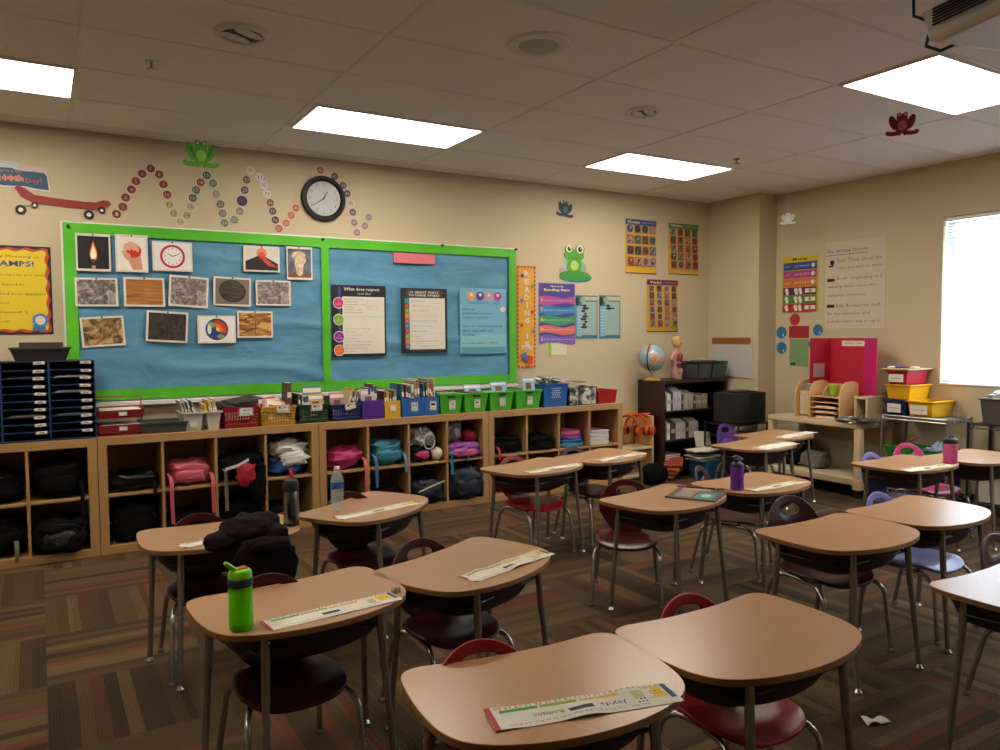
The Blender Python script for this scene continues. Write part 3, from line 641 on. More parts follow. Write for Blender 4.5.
# cutouts above the board
def blobface(*a): pass
def banner(b, w, h):
    P = [(-.5, .3), (-.3, .42), (-.1, .4), (.1, .35), (.25, .3), (.42, .2), (.48, .0), (.5, -.5), (.3, -.47), (.1, -.4), (-.2, -.42), (-.5, -.3)]
    b.prism([(x*w, y*h) for x, y in P], 0, 0.003, 'paper'); b.z = 0.003
    b.poly([(x*w*0.96, y*h*0.9) for x, y in P], '#1f4f6a'); b.poly([(x*w*0.5+w*0.22, y*h*0.28+h*0.24) for x, y in P], '#c8b4ac'); b.poly([(x*w*0.4-w*0.15, y*h*0.2+h*0.28) for x, y in P], '#b8c4c4')
    b.text('Hooray! It is the', -w*0.16, h*0.1, h*0.13, '#b86a4a', w=w*0.5, rot=-0.05, bold=0.02)
    b.text('100th', -w*0.08, -h*0.12, h*0.24, '#d8b8a0', w=w*0.37, bold=0.06, rot=0.04); b.text('100th', -w*0.08, -h*0.12, h*0.22, '#c85a2c', w=w*0.35, bold=0.02, rot=0.04); b.text('Day!', w*0.26, -h*0.18, h*0.2, '#a8485c', w=w*0.25, bold=0.03, rot=0.08)
sheet_on_board('day_banner', 'small blue 100th Day banner cutout above the yellow poster', 'banner', 'wall cutouts above the board', 16, 174.5, 68, 31, banner, 0.02, off=0.004)
def skate(b, w, h):
    deck = [(-.5, .4), (-.46, .5), (-.4, .42), (-.3, .22), (-.1, .17), (.2, .13), (.34, .14), (.42, .24), (.48, .22), (.5, .12), (.44, -.05), (.3, -.12), (0, -.1), (-.32, -.04), (-.43, .12)]
    b.prism([(x*w, y*h) for x, y in deck], 0, 0.004, '#8c2420'); b.z = 0.004
    for x, r in ((-0.44, 0.045), (-0.3, 0.03), (0.26, 0.045), (0.4, 0.033)): b.disc(x*w+0.0, (-.3 if r > .04 else -.12)*h, r*w*1.25, 'black'); b.disc(x*w, (-.3 if r > .04 else -.12)*h, r*w*0.55, 'paper')
    b.rect(-0.36*w, -.15*h, 0.1*w, .03*h, '#8a7a60'); b.rect(0.33*w, -.15*h, 0.1*w, .03*h, '#8a7a60')
sheet_on_board('skateboard_cutout', 'red skateboard paper cutout above the corner of the blue board', 'cutout', 'wall cutouts above the board', 64, 204, 96, 30, skate, -0.01, off=0.004)

# zigzag of counting dots
d1 = [(530, 473), (558, 440), (571, 398), (597, 361), (618, 324), (646, 290), (685, 266), (724, 293), (743, 338), (760, 385), (770, 430), (790, 470), (820, 508), (850, 480), (865, 440), (876, 400), (891, 364), (912, 329), (939, 297)]
d2 = [(150, 333), (165, 382), (184, 428), (193, 470), (202, 514), (247, 499), (271, 460), (282, 413), (294, 364), (302, 317), (320, 275), (361, 305), (381, 341), (396, 381), (410, 422), (421, 460), (433, 500), (449, 539), (482, 515), (505, 479), (527, 446), (638, 274), (703, 302), (741, 343), (760, 380), (776, 424), (785, 465), (792, 512), (804, 557), (840, 527), (858, 487)]
dots = [(x*0.22, 110+y*0.22) for x, y in d1]+[(180+x*0.22, 110+y*0.22) for x, y in d2]
cols = ['#7a3326']*10+['#b09a5c', '#a8926a', '#b5a47c', '#a8926a', '#b59a88']+['#46573e', '#4f6a44', '#7a3d30', '#46573e', '#5f6a52', '#8a8478', '#5f5a58', '#6f685e', '#5f6a52', '#7a7266', '#7d7368', '#341a3f', '#4a3a4f', '#7a4440']+['#cfc6bd']*4+['#7a4a48', '#5f3a38', '#3f302e', '#a5503c', '#b8604a', '#b0563f', '#b0563f', '#a8583f']+['#4a3444', '#5a4a56', '#4a3f4f', '#b9b0aa', '#5f4a66', '#8a6a78', '#8a7684', '#8f7482', '#8a7684', '#8f7482']
names = {'#7a3326': 'rust brown', '#b09a5c': 'mustard', '#a8926a': 'tan', '#b5a47c': 'pale tan', '#b59a88': 'pinkish tan', '#46573e': 'dark green', '#4f6a44': 'green', '#7a3d30': 'brick red', '#5f6a52': 'sage green', '#8a8478': 'grey', '#5f5a58': 'dark grey', '#6f685e': 'brownish grey', '#7a7266': 'warm grey', '#7d7368': 'light grey', '#341a3f': 'large deep purple', '#4a3a4f': 'purple grey', '#7a4440': 'reddish', '#cfc6bd': 'white', '#7a4a48': 'rosy brown', '#5f3a38': 'dark rosy', '#3f302e': 'nearly black', '#a5503c': 'orange red', '#b8604a': 'bright orange red', '#b0563f': 'orange red', '#a8583f': 'orange red', '#4a3444': 'dark plum', '#5a4a56': 'plum grey', '#4a3f4f': 'dark violet', '#b9b0aa': 'pale', '#5f4a66': 'violet', '#8a6a78': 'mauve', '#8a7684': 'pale mauve', '#8f7482': 'dusty mauve'}
ordn = ['first', 'second', 'third', 'fourth', 'fifth', 'sixth', 'seventh', 'eighth', 'ninth', 'tenth', 'eleventh', 'twelfth', 'thirteenth', 'fourteenth', 'fifteenth', 'sixteenth', 'seventeenth', 'eighteenth', 'nineteenth', 'twentieth']
legs = [(0, 6, 'first rising leg'), (6, 13, 'first falling leg'), (13, 19, 'second rising leg'), (19, 25, 'second falling leg'), (25, 30, 'third rising leg'), (30, 37, 'third falling leg'), (37, 40, 'short rising leg before the clock'), (40, 48, 'falling leg right of the clock'), (48, 60, 'last short rising leg')]
for i, (u, v) in enumerate(dots):
    lg = [(a, n) for a, e, n in legs if a <= i < e][0]; k = cols[min(i, len(cols)-1)]
    big = 1.35 if k == '#341a3f' else 1.0
    b = B(); b.lathe([(0.033*big, 0), (0.033*big, 0.002)], 'paper', seg=18); b.z = 0.002; b.disc(0, 0, 0.030*big, k, n=18)
    if big == 1.0:
        b.text(str(i+1), 0, 0, 0.026, '#b5a48c' if k not in ('#cfc6bd', '#b09a5c', '#a8926a', '#b5a47c', '#b59a88', '#b9b0aa') else '#5a5048', w=0.034 if i > 8 else 0.015)
    o = b.build('counting_dot', smooth=0); hang(o, PY(u, v, DY-0.012 if 40 <= i <= 43 else DY-0.003), RB, 0.1*math.sin(i*2.1))
    tag(o, '%s dot, %s on the %s of the zigzag' % (names[k], ordn[i-lg[0]], lg[1]), 'counting dot', 'counting dots in a zigzag above the board')

# wall clock
p = PY(323, 199, DY); ck = bpy.data.objects.new('wall_clock', None); C.objects.link(ck); hang(ck, p, RB); tag(ck, 'round wall clock with thick black rim above the blue board', 'clock')
b = B(); b.lathe([(0.180, 0), (0.183, 0.02), (0.176, 0.038), (0.155, 0.042), (0.142, 0.03), (0.138, 0.02)], 'black', seg=48, caps=False); MATS['black_gloss'] = mat('black_gloss', '#0b0b0c', rough=0.2); b.build('rim', ck)
b = B(); b.lathe([(0.142, 0.0), (0.142, 0.014)], '#c2c0bd', seg=48); b.z = 0.0145
for i in range(12):
    a = 2*PI*i/12; b.text(str(i or 12), 0.112*math.sin(a), 0.112*math.cos(a), 0.022, 'ink')
for i in range(60):
    a = 2*PI*i/60; b.rect(0.131*math.sin(a), 0.131*math.cos(a), 0.002, 0.002, 'ink')
b.build('dial', ck, smooth=30)
b = B(); b.z = 0.018
def hand_(a, L, w): c, s = math.sin(a), math.cos(a); b.poly([(-s*w, c*w), (s*w, -c*w), (c*L+s*w*.5, s*L-c*w*.5), (c*L-s*w*.5, s*L+c*w*.5)], 'ink')
hand_(math.radians(236), 0.105, 0.004); hand_(math.radians(30), 0.07, 0.005); hand_(math.radians(12), 0.11, 0.0015); b.disc(0, 0, 0.008, 'ink'); b.build('hands', ck, smooth=0)
b = B(); b.lathe([(0.141, 0.024), (0.07, 0.027), (0.001, 0.028)], 'glass_pane', seg=48, caps=False); b.build('cover_glass', ck)

# frogs
def frog(b, s, c1, c2, c3, squat=False, eye=True):
    def E_(x, y, rx, ry, k, rot=0): b.disc(x*s, y*s, rx*s, k, ry=ry*s, rot=rot, n=22)
    def T_(x, y, rx, ry, k, rot=0):
        c, q = math.cos(rot), math.sin(rot); P = [(rx*s*math.cos(2*PI*i/22), ry*s*math.sin(2*PI*i/22)) for i in range(22)]
        b.z += .0004; b.prism([(x*s+a*c-d*q, y*s+a*q+d*c) for a, d in P], 0, 0.003+b.z, k)
    for args in ((0, -.02, .32, .40, c1), (0, .34, .25, .2, c1), (-.14, .50, .1, .1, c1), (.14, .50, .1, .1, c1), (-.38, .12, .17, .36, c1, .35), (.38, .12, .17, .36, c1, -.35),
                 (-.36, -.40, .3, .1, c1, .05), (.36, -.40, .3, .1, c1, -.05), (-.62, -.36, .1, .1, c1), (.62, -.36, .1, .1, c1), (-.12, -.42, .07, .09, c1), (.12, -.42, .07, .09, c1)): T_(*args)
    b.z += 0.004
    for args in ((0, -.04, .2, .24, c2), (-.34, .1, .05, .25, c3, .45), (.34, .1, .05, .25, c3, -.45)): E_(*args)
    if eye:
        for x in (-.13, .13): E_(x, .48, .05, .055, 'paper'); E_(x, .48, .022, .028, 'ink')
        b.rect(0, .33*s, .18*s, .015*s, c3)
def hanging_frog(u, v, p, R, s, cols3, label, thread):
    o = bpy.data.objects.new('paper_frog', None); C.objects.link(o); hang(o, p, R, 0); tag(o, label, 'paper frog', 'paper frogs hanging from the ceiling')
    b = B(); frog(b, s, *cols3, eye=cols3[0] != '#cfccc5'); b.build('body', o, smooth=0)
    if thread:
        b = B(); b.tube([(0, 0.5*s, 0.002), (0, CH-p.z, 0.002)], 0.0012, 'paper', 4); b.build('thread', o)
yf = 5.62; p = PY(201, 155, yf); hanging_frog(0, 0, p, RB, 0.165, ('#3f8a1c', '#6fb02e', '#2a5f14'), 'green paper frog hanging on a thread near the left light panel', True)
p = PZ(902, 125, 2.55); hanging_frog(0, 0, p, Matrix.Rotation(-0.9, 4, 'Z') @ RB, 0.11, ('#8a1f26', '#b5645a', '#5f1218'), 'red paper frog hanging below the light panel near the projector', True)
p = PZ(788, 219, 2.55); hanging_frog(0, 0, p, Matrix.Rotation(-1.0, 4, 'Z') @ RB, 0.10, ('#cfccc5', '#d8d5cf', '#bdbab4'), 'blank white paper frog hanging in front of the corner pillar', True)
p = PY(565, 209.5, DY-0.004); o = bpy.data.objects.new('x', None); bpy.data.objects.remove(o)
b = B(); frog(b, 0.14, '#1f3f50', '#3f6a78', '#132a38'); o = b.build('paper_frog', smooth=0); hang(o, p, RB, -0.1); tag(o, 'dark blue paper frog stuck on the back wall above the lily pad frog', 'paper frog')
def lily(b, w, h):
    def T_(x, y, rx, ry, k, rot=0):
        P = [(rx*math.cos(2*PI*i/26), ry*math.sin(2*PI*i/26)) for i in range(26)]; c, q = math.cos(rot), math.sin(rot); b.z += .0004; b.prism([((x+0)*w+(a*c)*w-(d*q)*h, y*h+(a*q)*w+(d*c)*h) for a, d in P], 0, 0.002+b.z, k)
    T_(0.04, -.36, .45, .12, '#1f6f80'); T_(0.04, -.33, .45, .11, '#2f8a3a')
    T_(-.3, -.18, .1, .08, '#c88a98'); T_(0, -.02, .22, .25, '#4f9a2a'); T_(0, .22, .28, .16, '#4f9a2a'); T_(-.14, .38, .12, .11, '#4f9a2a'); T_(.16, .4, .13, .12, '#4f9a2a'); T_(-.18, -.25, .22, .06, '#418a24', .1); T_(.2, -.25, .22, .06, '#418a24', -.1)
    b.z += 0.0025
    for x, r in ((-.14, 1), (.16, 1.15)): b.disc(x*w, .4*h, .085*w*r, 'paper'); b.disc(x*w, .39*h, .05*w*r, 'ink'); b.disc((x+.02)*w, .41*h, .018*w, 'paper')
    b.disc(0, -.04*h, .11*w, '#a8c860', ry=.13*h); b.poly([(-.2*w, .18*h), (0, .14*h), (.2*w, .18*h), (0, .12*h)], '#2a5f14')
    for x in (-1, 1): b.disc(x*.26*w, -.05*h, .05*w, '#7fb0a0', ry=.14*h, rot=x*.4)
sheet_on_board('lily_frog_cutout', 'green big-eyed frog cutout sitting on a lily pad on the back wall', 'cutout', None, 574, 264, 36, 38, lily, off=0.004)

# ---------------------------------------------------------------- cubby units
U = 1.50; UX = 0.3123; UF = DY-0.3987; UH = 0.79
def cubby(k, label):
    x0 = UX+U*k+0.002; x1 = x0+U-0.004; t = thing('cubby_shelf', label, 'cubby shelf', (x0, UF, 0), 0, 'wooden cubby shelves under the board')
    W = x1-x0; D = DY-UF-0.004; e = 0.055
    b = B(); b.box(0, W, 0, D, UH-e, UH, 'cubby_wood'); b.box(0, W, 0, D, 0, e, 'cubby_wood'); b.box(0, e, 0, D, e, UH-e, 'cubby_wood'); b.box(W-e, W, 0, D, e, UH-e, 'cubby_wood'); b.build('frame', t, bevel=0.002, smooth=0)
    b = B(); b.box(e, W-e, D-0.008, D, e, UH-e, 'cubby_wood'); b.build('back_panel', t, smooth=0)
    w = (W-2*e-3*0.018)/4
    for i in range(3):
        b = B(); xx = e+w*(i+1)+0.018*i; b.box(xx, xx+0.018, 0.004, D-0.008, e, UH-e, 'cubby_wood'); b.build('divider', t, bevel=0.001, smooth=0)
    b = B()
    for i in range(4):
        xx = e+(w+0.018)*i; b.box(xx, xx+w, 0.006, D-0.008, 0.386, 0.404, 'cubby_wood')
    b.build('middle_shelf', t, bevel=0.001, smooth=0)
    return t
for k, lb in ((-1, 'light wood cubby shelf under the blue paper sorter'), (0, 'light wood cubby shelf holding the coral pink backpack and white sweater'), (1, 'light wood cubby shelf holding the teal backpack'), (2, 'light wood cubby shelf ending below the red tub, folded clothes inside')): cubby(k, lb)
def cell(k, c, low=False):
    w = (U-0.004-2*0.055-3*0.018)/4
    return UX+U*k+0.002+0.055+(w+0.018)*c+w/2, (0.056 if low else 0.4055), w
for nm, c, r in (('cloth_black', '#060506', .9), ('cloth_shiny_black', '#08080a', .3), ('cloth_coral', '#b4535a', .6), ('cloth_magenta', '#a82a5e', .5), ('cloth_red', '#9a1620', .6), ('cloth_white', '#c9c5bd', .7),
                 ('cloth_blue', '#1f4a8c', .6), ('cloth_teal', '#2c6f80', .6), ('cloth_navy', '#151b2c', .6), ('cloth_purple', '#7a3a86', .55), ('cloth_pink', '#c2567e', .6), ('cloth_grey', '#6a655f', .7), ('cloth_maroon', '#120507', .95)):
    mat(nm, c, rough=r, var=0.15, scale=14, bump=0.45, bscale=16, spec=.15 if r > .8 else .4)
def ribbon(b, pts, w, k, axis=(1, 0, 0)):
    a = Vector(axis)*w/2; vs = []
    for p in pts: vs += [Vector(p)-a, Vector(p)+a]
    o = len(pts); th = Vector((0, -0.004, 0.0))
    vs2 = [v+th for v in vs]; n = len(vs)
    fs = []
    for i in range(o-1):
        q = (2*i, 2*i+1, 2*i+3, 2*i+2); fs.append(q[::-1]); fs.append(tuple(x+n for x in q)); fs.append((2*i, 2*i+2, 2*i+2+n, 2*i+n)); fs.append((2*i+1, 2*i+3, 2*i+3+n, 2*i+1+n))
    fs.append((0, 1, 1+n, n)); fs.append((2*o-2, 2*o-1, 2*o-1+n, 2*o-2+n))
    b.add(vs+vs2, fs, k)
def bag(name, label, cat, k, c, low, w, h, mt, straps=(), seed=1, dx=0.0, d=0.3, pocket=None, group='bags and clothes in the cubbies', front=0.02, amp=0.24, zip_=True, p=3.2):
    x, z, cw = cell(k, c, low); yc = UF+front+d/2
    t = thing(name, label, cat, (x+dx, yc, z), 0, group)
    b = B(); b.blob((0, 0, h*0.5), (w, d, h), mt, seed=seed, amp=amp, p=p, flat=0.0); b.build('body', t, smooth=60)
    if pocket:
        b = B(); b.blob((0, -d*0.38, h*0.4), (w*0.7, d*0.3, h*0.55), pocket, seed=seed+3, amp=0.1, p=3, flat=0.002); b.build('pocket', t, smooth=60)
    if zip_:
        b = B(); b.tube([(w*0.42*math.cos(a), -d*0.40, h*0.55+h*0.32*math.sin(a)) for a in [PI*i/12 for i in range(13)]], 0.003, 'ink', 5); b.build('zipper', t)
    for (sx, L, sk) in straps:
        b = B(); ribbon(b, [(sx*w, -d*0.25, h*0.55), (sx*w+0.01, -d*0.5, h*0.42), (sx*w+0.012, -d*0.5-front-0.008, h*0.15), (sx*w+0.01, -d*0.5-front-0.012, -0.02), (sx*w+0.014, -d*0.5-front-0.01, -L)], 0.024, sk); b.build('strap', t, smooth=60)
    return t
BG = bag
BG('black_bag', 'black bag on the upper shelf at the far left edge', 'bag', -1, 2, False, .30, .20, 'cloth_black', seed=2)
BG('black_bag', 'black bag with olive strap on the floor of the leftmost cubby', 'bag', -1, 2, True, .31, .24, 'cloth_black', seed=3, straps=((0.3, 0.02, '#4a4a2a'),))
BG('black_backpack', 'black backpack with a red tag in the upper cubby left of the wide divider', 'backpack', -1, 3, False, .31, .24, 'cloth_black', seed=4, pocket='cloth_black', straps=((0.38, 0.2, 'cloth_black'),))
BG('sequin_bag', 'black bag with sparkling sequin panels spilling out of a low cubby', 'bag', -1, 3, True, .32, .22, 'cloth_black', seed=5, front=-0.06, d=.36, pocket='sequins')
BG('folded_jacket', 'shiny black folded jacket in the upper cubby beside the coral backpack', 'jacket', 0, 0, False, .31, .13, 'cloth_shiny_black', seed=6, straps=((0.35, 0.04, 'cloth_black'),), zip_=False, amp=.25)
BG('black_bag', 'black bag slumped in the low cubby under the shiny jacket', 'bag', 0, 0, True, .30, .26, 'cloth_black', seed=7)
BG('coral_backpack', 'coral pink backpack with two long hanging straps', 'backpack', 0, 1, False, .29, .17, 'cloth_coral', seed=8, pocket='cloth_coral', straps=((-0.47, 0.25, 'cloth_coral'), (0.47, 0.2, 'cloth_coral')))
BG('black_bag', 'black bag in the low cubby under the coral backpack', 'bag', 0, 1, True, .3, .16, 'cloth_black', seed=9)
t = BG('sports_jacket', 'black, red and white jacket bundled and hanging out of its cubby', 'jacket', 0, 2, False, .30, .2, 'cloth_black', seed=10, amp=.3, front=-0.02, zip_=False, straps=((-0.42, 0.2, 'cloth_grey'),))
b = B(); b.blob((0.02, -0.17, 0.05), (.13, .06, .14), 'cloth_red', seed=31, amp=.35, p=3); b.build('red_panel', t)
b = B(); b.blob((0.1, -0.16, -0.02), (.12, .08, .27), 'cloth_black', seed=32, amp=.35, p=3); b.build('sleeve', t)
b = B(); ribbon(b, [(-.12, -.15, .10), (-.04, -.18, .125), (.04, -.17, .16)], 0.02, 'cloth_white', (0, 0, 1)); b.build('white_stripe', t)
BG('dark_bag', 'dark bag in the low cubby under the red and black jacket', 'bag', 0, 2, True, .28, .2, 'cloth_black', seed=11)
BG('blue_backpack', 'blue backpack with a red hanging strap under a white sweater', 'backpack', 0, 3, False, .3, .15, 'cloth_blue', seed=12, straps=((-0.02, 0.04, 'cloth_red'),), p=2.6)
x, z, w = cell(0, 3)
t = thing('white_sweater', 'crumpled white sweater heaped on the blue backpack', 'sweater', (x+.02, UF+.14, z+.135), 0, 'bags and clothes in the cubbies')
b = B(); b.blob((0, 0, .06), (.27, .24, .13), 'cloth_white', seed=13, amp=.35, freq=2.6, flat=0.0); b.build('body', t, smooth=60)
b = B(); b.blob((.02, -.12, -0.005), (.2, .06, .10), 'cloth_white', seed=14, amp=.3); b.build('sleeve', t, smooth=60)
b = B(); b.blob((-.0, .06, .11), (.2, .16, .09), 'cloth_grey', seed=15, amp=.2); b.build('hood', t, smooth=60)
BG('lunch_bag', 'black and red lunch bag in the low cubby under the white sweater', 'bag', 0, 3, True, .24, .13, 'cloth_black', seed=16, pocket='cloth_red', dx=-.04)
BG('magenta_backpack', 'magenta pink backpack with one strap hanging into the cubby below', 'backpack', 1, 0, False, .3, .17, 'cloth_magenta', seed=17, straps=((0.46, 0.26, 'cloth_coral'),))
BG('black_bag', 'dark bag in the low cubby behind the water bottle', 'bag', 1, 0, True, .28, .15, 'cloth_black', seed=18)
BG('teal_backpack', 'teal backpack with dark blue piping and blue straps', 'backpack', 1, 1, False, .31, .2, 'cloth_teal', seed=19, pocket='cloth_teal', straps=((-0.4, 0.16, '#3a5f8c'), (0.42, 0.06, '#4a6a9a')))
BG('black_bag', 'black bag in the low cubby under the teal backpack', 'bag', 1, 1, True, .3, .17, 'cloth_black', seed=20)
BG('black_pouch', 'black pouch with a dark pink edge beside the white foam ball', 'bag', 1, 2, False, .22, .14, 'cloth_black', seed=21, dx=-.05, pocket='cloth_magenta')
x, z, w = cell(1, 2)
t = thing('plastic_bag', 'pale crumpled plastic bag on top of the black pouch', 'bag', (x-.02, UF+.14, z+.125)); b = B(); b.blob((0, 0, .07), (.22, .2, .15), 'pale_bag', seed=22, amp=.4, freq=3, flat=0); b.build('body', t)
b = B(); b.tube([(.04+.05*math.cos(a), -.11, .04+.06*math.sin(a)) for a in [2*PI*i/16 for i in range(16)]], .006, 'pale_bag', 6, closed=True); b.build('bag_handle', t)
o = B(); o.blob((0, 0, .055), (.11, .11, .11), '#cfc4b0', amp=.02, p=2); o = o.build('foam_ball'); o.location = (x+.105, UF+.075, z); tag(o, 'round cream foam ball at the edge of its cubby', 'ball')
t = BG('sports_bag', 'black duffel bag with a yellow-tipped white stripe sticking out of a low cubby', 'bag', 1, 2, True, .3, .2, 'cloth_navy', seed=23, front=-0.03)
b = B(); ribbon(b, [(-.12, -.168, .12), (0, -.175, .16), (.12, -.165, .19)], 0.012, '#c9c08c', (0, 0, 1)); b.build('white_stripe', t)
BG('purple_backpack', 'shiny pink and purple backpack with a teal strap hanging out', 'backpack', 1, 3, False, .32, .13, 'cloth_purple', seed=24, pocket='cloth_pink', straps=((-0.48, 0.12, 'cloth_teal'), (0.0, -0.02, 'cloth_teal')), front=-0.02)
x, z, w = cell(1, 3)
o = B(); o.blob((0, 0, .1), (.18, .2, .2), 'foil_grey', seed=25, amp=.3, freq=3, flat=0); o = o.build('grey_scarf', smooth=60); o.location = (x-.06, UF+.19, z+.125); tag(o, 'grey patterned scarf heaped on the pink and purple backpack', 'scarf')
o = B(); o.blob((0, 0, .05), (.14, .14, .11), 'cloth_red', seed=26, amp=.1, p=2.2, flat=0); o = o.build('red_hat', smooth=60); o.location = (x+.09, UF+.12, z+.125); tag(o, 'bright red knit hat on the pink and purple backpack', 'hat')
BG('black_backpack', 'rounded black backpack on the cubby floor under the purple backpack', 'backpack', 1, 3, True, .32, .27, 'cloth_navy', seed=27, front=-.05, pocket='cloth_navy')
t = BG('black_clothes', 'black clothes with a red edge folded in the left upper cubby of the end shelf', 'clothes', 2, 0, False, .3, .15, 'cloth_black', seed=28, amp=.2, zip_=False, straps=((-.44, 0.04, 'cloth_red'),), p=4)
BG('black_clothes', 'plain black clothes folded in the second upper cubby of the end shelf', 'clothes', 2, 1, False, .3, .13, 'cloth_black', seed=29, amp=.2, zip_=False, p=4)
for i, (c_, nm) in enumerate((('cloth_teal', 'teal'), ('cloth_blue', 'blue'), ('cloth_purple', 'violet'), ('cloth_pink', 'pink'))):
    x, z, w = cell(2, 2)
    o = B(); o.blob((0, 0, .02), (.3-.02*i, .3-.02*i, .045), c_, seed=30+i, amp=.14, p=5, freq=3, flat=0); o = o.build('folded_cloth', smooth=60); o.location = (x+.004*i, UF+.18, z+.036*i); tag(o, 'folded %s cloth, %s from the bottom of the mixed pile' % (nm, ordn[i]), 'cloth', 'folded cloths in the end shelf')
for i in range(8):
    x, z, w = cell(2, 3); o = B(); kk = ['#b07a8a', '#c9b8c0', '#8a4a6a', '#b9b0b8'][i % 4]
    o.box(-.11, .11, -.15, .15, 0, .016, kk); o.box(-.108, .112, -.152, -.149, .002, .014, 'paper'); o = o.build('soft_workbook', bevel=.002); o.location = (x-.04+.004*math.sin(i*2), UF+.18, z+.0165*i); o.rotation_euler[2] = .05*math.sin(i*3)
    tag(o, '%s soft workbook, %s from the bottom of the stack in the end shelf' % (('rose', 'pale pink', 'plum', 'grey')[i % 4], ordn[i]), 'book', 'workbooks in the end shelf')
for c_, lb in ((0, 'red round pouch just below the red-edged black clothes'), (1, 'small red pouch low between the end shelf cubbies'), (2, 'flat dark red pouch under the mixed cloth pile')):
    x, z, w = cell(2, c_, True); o = B(); o.blob((0, 0, .1), (.22, .16, .22), 'cloth_red', seed=40+c_, amp=.15, flat=0); o = o.build('red_pouch', smooth=60); o.location = (x+.02, UF+.12, z); tag(o, lb, 'pouch', 'red pouches in the low cubbies')

# ---------------------------------------------------------------- things standing on the cubbies
TZ = UH
def xw(u, y=UF+0.04, v=410): return PY(u, v, y).x
def put(t, x, y, z=TZ): t.location = (x, y, z); return t
def label_card(par, w, h, x, y, z, txt='', rot=0.0):
    b = B(); b.sheet(w, h, 'paper', 0.002); b.rect(0, 0, w*.93, h*.88, '#4a4542'); b.rect(0, 0, w*.86, h*.78, 'paper')
    if txt: b.text(txt, 0, h*.14, h*.26, 'ink', w=w*.6, bold=.02); b.text('level', 0, -h*.2, h*.18, 'ink', w=w*.4)
    b.xf(Matrix.Translation((x, y, z)) @ RB @ Matrix.Rotation(rot, 4, 'Z')); return b.build('label_card', par, smooth=0)
# paper sorter
so = thing('paper_sorter', 'dark blue paper sorter with labelled slots on the leftmost cubby shelf', 'sorter', (UX+0.002, UF+0.012, TZ))
SW, SH, SD, ncol = 0.262, 0.515, 0.31, 3
b = B()
b.box(-SW*ncol, 0, 0, SD, SH-.006, SH, '#101c3c'); b.box(-SW*ncol, 0, 0, SD, 0, .012, '#101c3c'); b.box(-SW*ncol, 0, SD-.005, SD, 0.012, SH-.006, '#101c3c')
for i in range(ncol+1): b.box(-SW*i-.006, -SW*i+.006 if i else 0.0, 0, SD-.005, .012, SH-.006, '#142654')
b.build('frame', so, bevel=0.001, smooth=0)
rn = 10; dz = (SH-.02)/rn
for i in range(ncol):
    b = B()
    for j in range(1, rn): b.box(-SW*(i+1)+.006, -SW*i-.006, 0.002, SD-.006, .012+dz*j-.002, .012+dz*j+.002, '#16306a')
    b.build('slot_shelves', so, smooth=0)
    for j in range(rn):
        b = B(); b.sheet(.062, .018, 'paper', .002); b.rect(0, 0, .03, .005, 'ink')
        b.xf(Matrix.Translation((-SW*i-.055+.004*math.sin(j*5+i), -.003, .012+dz*(j+1)-.004+.002*math.sin(j*3))) @ RB @ Matrix.Rotation(.05*math.sin(j*7+i), 4, 'Z')); b.build('name_label', so, smooth=0)
for (i, j, k, lb) in ((0, 8, 'paper', 'white papers in the second slot of the right sorter column'), (0, 6, 'paper', 'white papers in the middle of the right sorter column'), (1, 3, '#b09a5c', 'manila papers in the lower part of the middle sorter column'), (1, 8, '#6a3a5a', 'plum folder high in the middle sorter column'), (0, 3, '#9a948a', 'grey papers in the lower right sorter column')):
    b = B()
    for q in range(4): b.box(-.1+.005*q, .1-.004*q, -.13+.004*q, .13, .0022*q, .0022*q+.0016, k)
    o = b.build('paper_stack', smooth=0); o.location = (UX-SW*i-SW/2, UF+.165, TZ+.012+dz*j+.003); o.rotation_euler[2] = .04; tag(o, lb, 'papers')
tr = thing('mesh_tray', 'grey see-through plastic tray on top of the blue sorter', 'tray', (UX-.30, UF+.16, TZ+SH+.001)); b = B(); b.open_box(-.17, .17, -.13, .13, 0, .085, .004, 'grey_mesh', taper=.03, rim=.006); b.build('tray_body', tr)
b = B(); b.box(-.12, .13, .04, .05, .01, .12, '#3a352f'); b.box(-.13, .1, -.02, -.01, .01, .075, '#6a6258'); b.build('folders', tr, smooth=0)

# red two tier file tray
rt = thing('wire_file_tray', 'red wire two-tier file tray full of papers beside the sorter', 'file tray', (xw(121), UF+.17, TZ))
b = B(); W = .15
for s in (-1, 1): b.tube([(s*W, -.13, .004), (s*W, -.13, .0), (s*W, .12, .0), (s*W, .13, .25), (s*W, .12, .25)], .005, '#a01c22', 6)
b.tube([(-W, .13, .25), (W, .13, .25)], .005, '#a01c22', 6); b.tube([(-W, .13, .18), (W, .13, .18)], .005, '#a01c22', 6); b.tube([(-W, -.13, .004), (W, -.13, .004)], .004, '#a01c22', 6)
b.build('wire_frame', rt)
for z in (.02, .12):
    b = B(); b.open_box(-W+.004, W-.004, -.14, .12, z, z+.055, .004, '#8a1a20', taper=.015); b.build('tray', rt, smooth=0)
    b = B(); 
    for q in range(8): b.box(-.125+.004*math.sin(q*3), .125-.006*math.cos(q*2), -.12, .1, z+.01+.006*q, z+.014+.006*q, ['paper', '#8a8478', '#a8433c', 'paper'][q % 4])
    b.build('papers', rt, smooth=0); label_card(rt, .05, .025, .01, -.144, z+.03)
# low grey-green bin
t = thing('grey_bin', 'low dark grey-green bin between the red file tray and white bins', 'bin', (xw(164), UF+.16, TZ)); b = B(); b.open_box(-.15, .15, -.13, .13, 0, .075, .005, '#3c4238', taper=.012, rim=.005); b.build('tub', t, bevel=.002)
b = B(); b.box(-.14, .14, -.12, .12, .05, .056, '#2c2f2a'); b.build('contents', t)

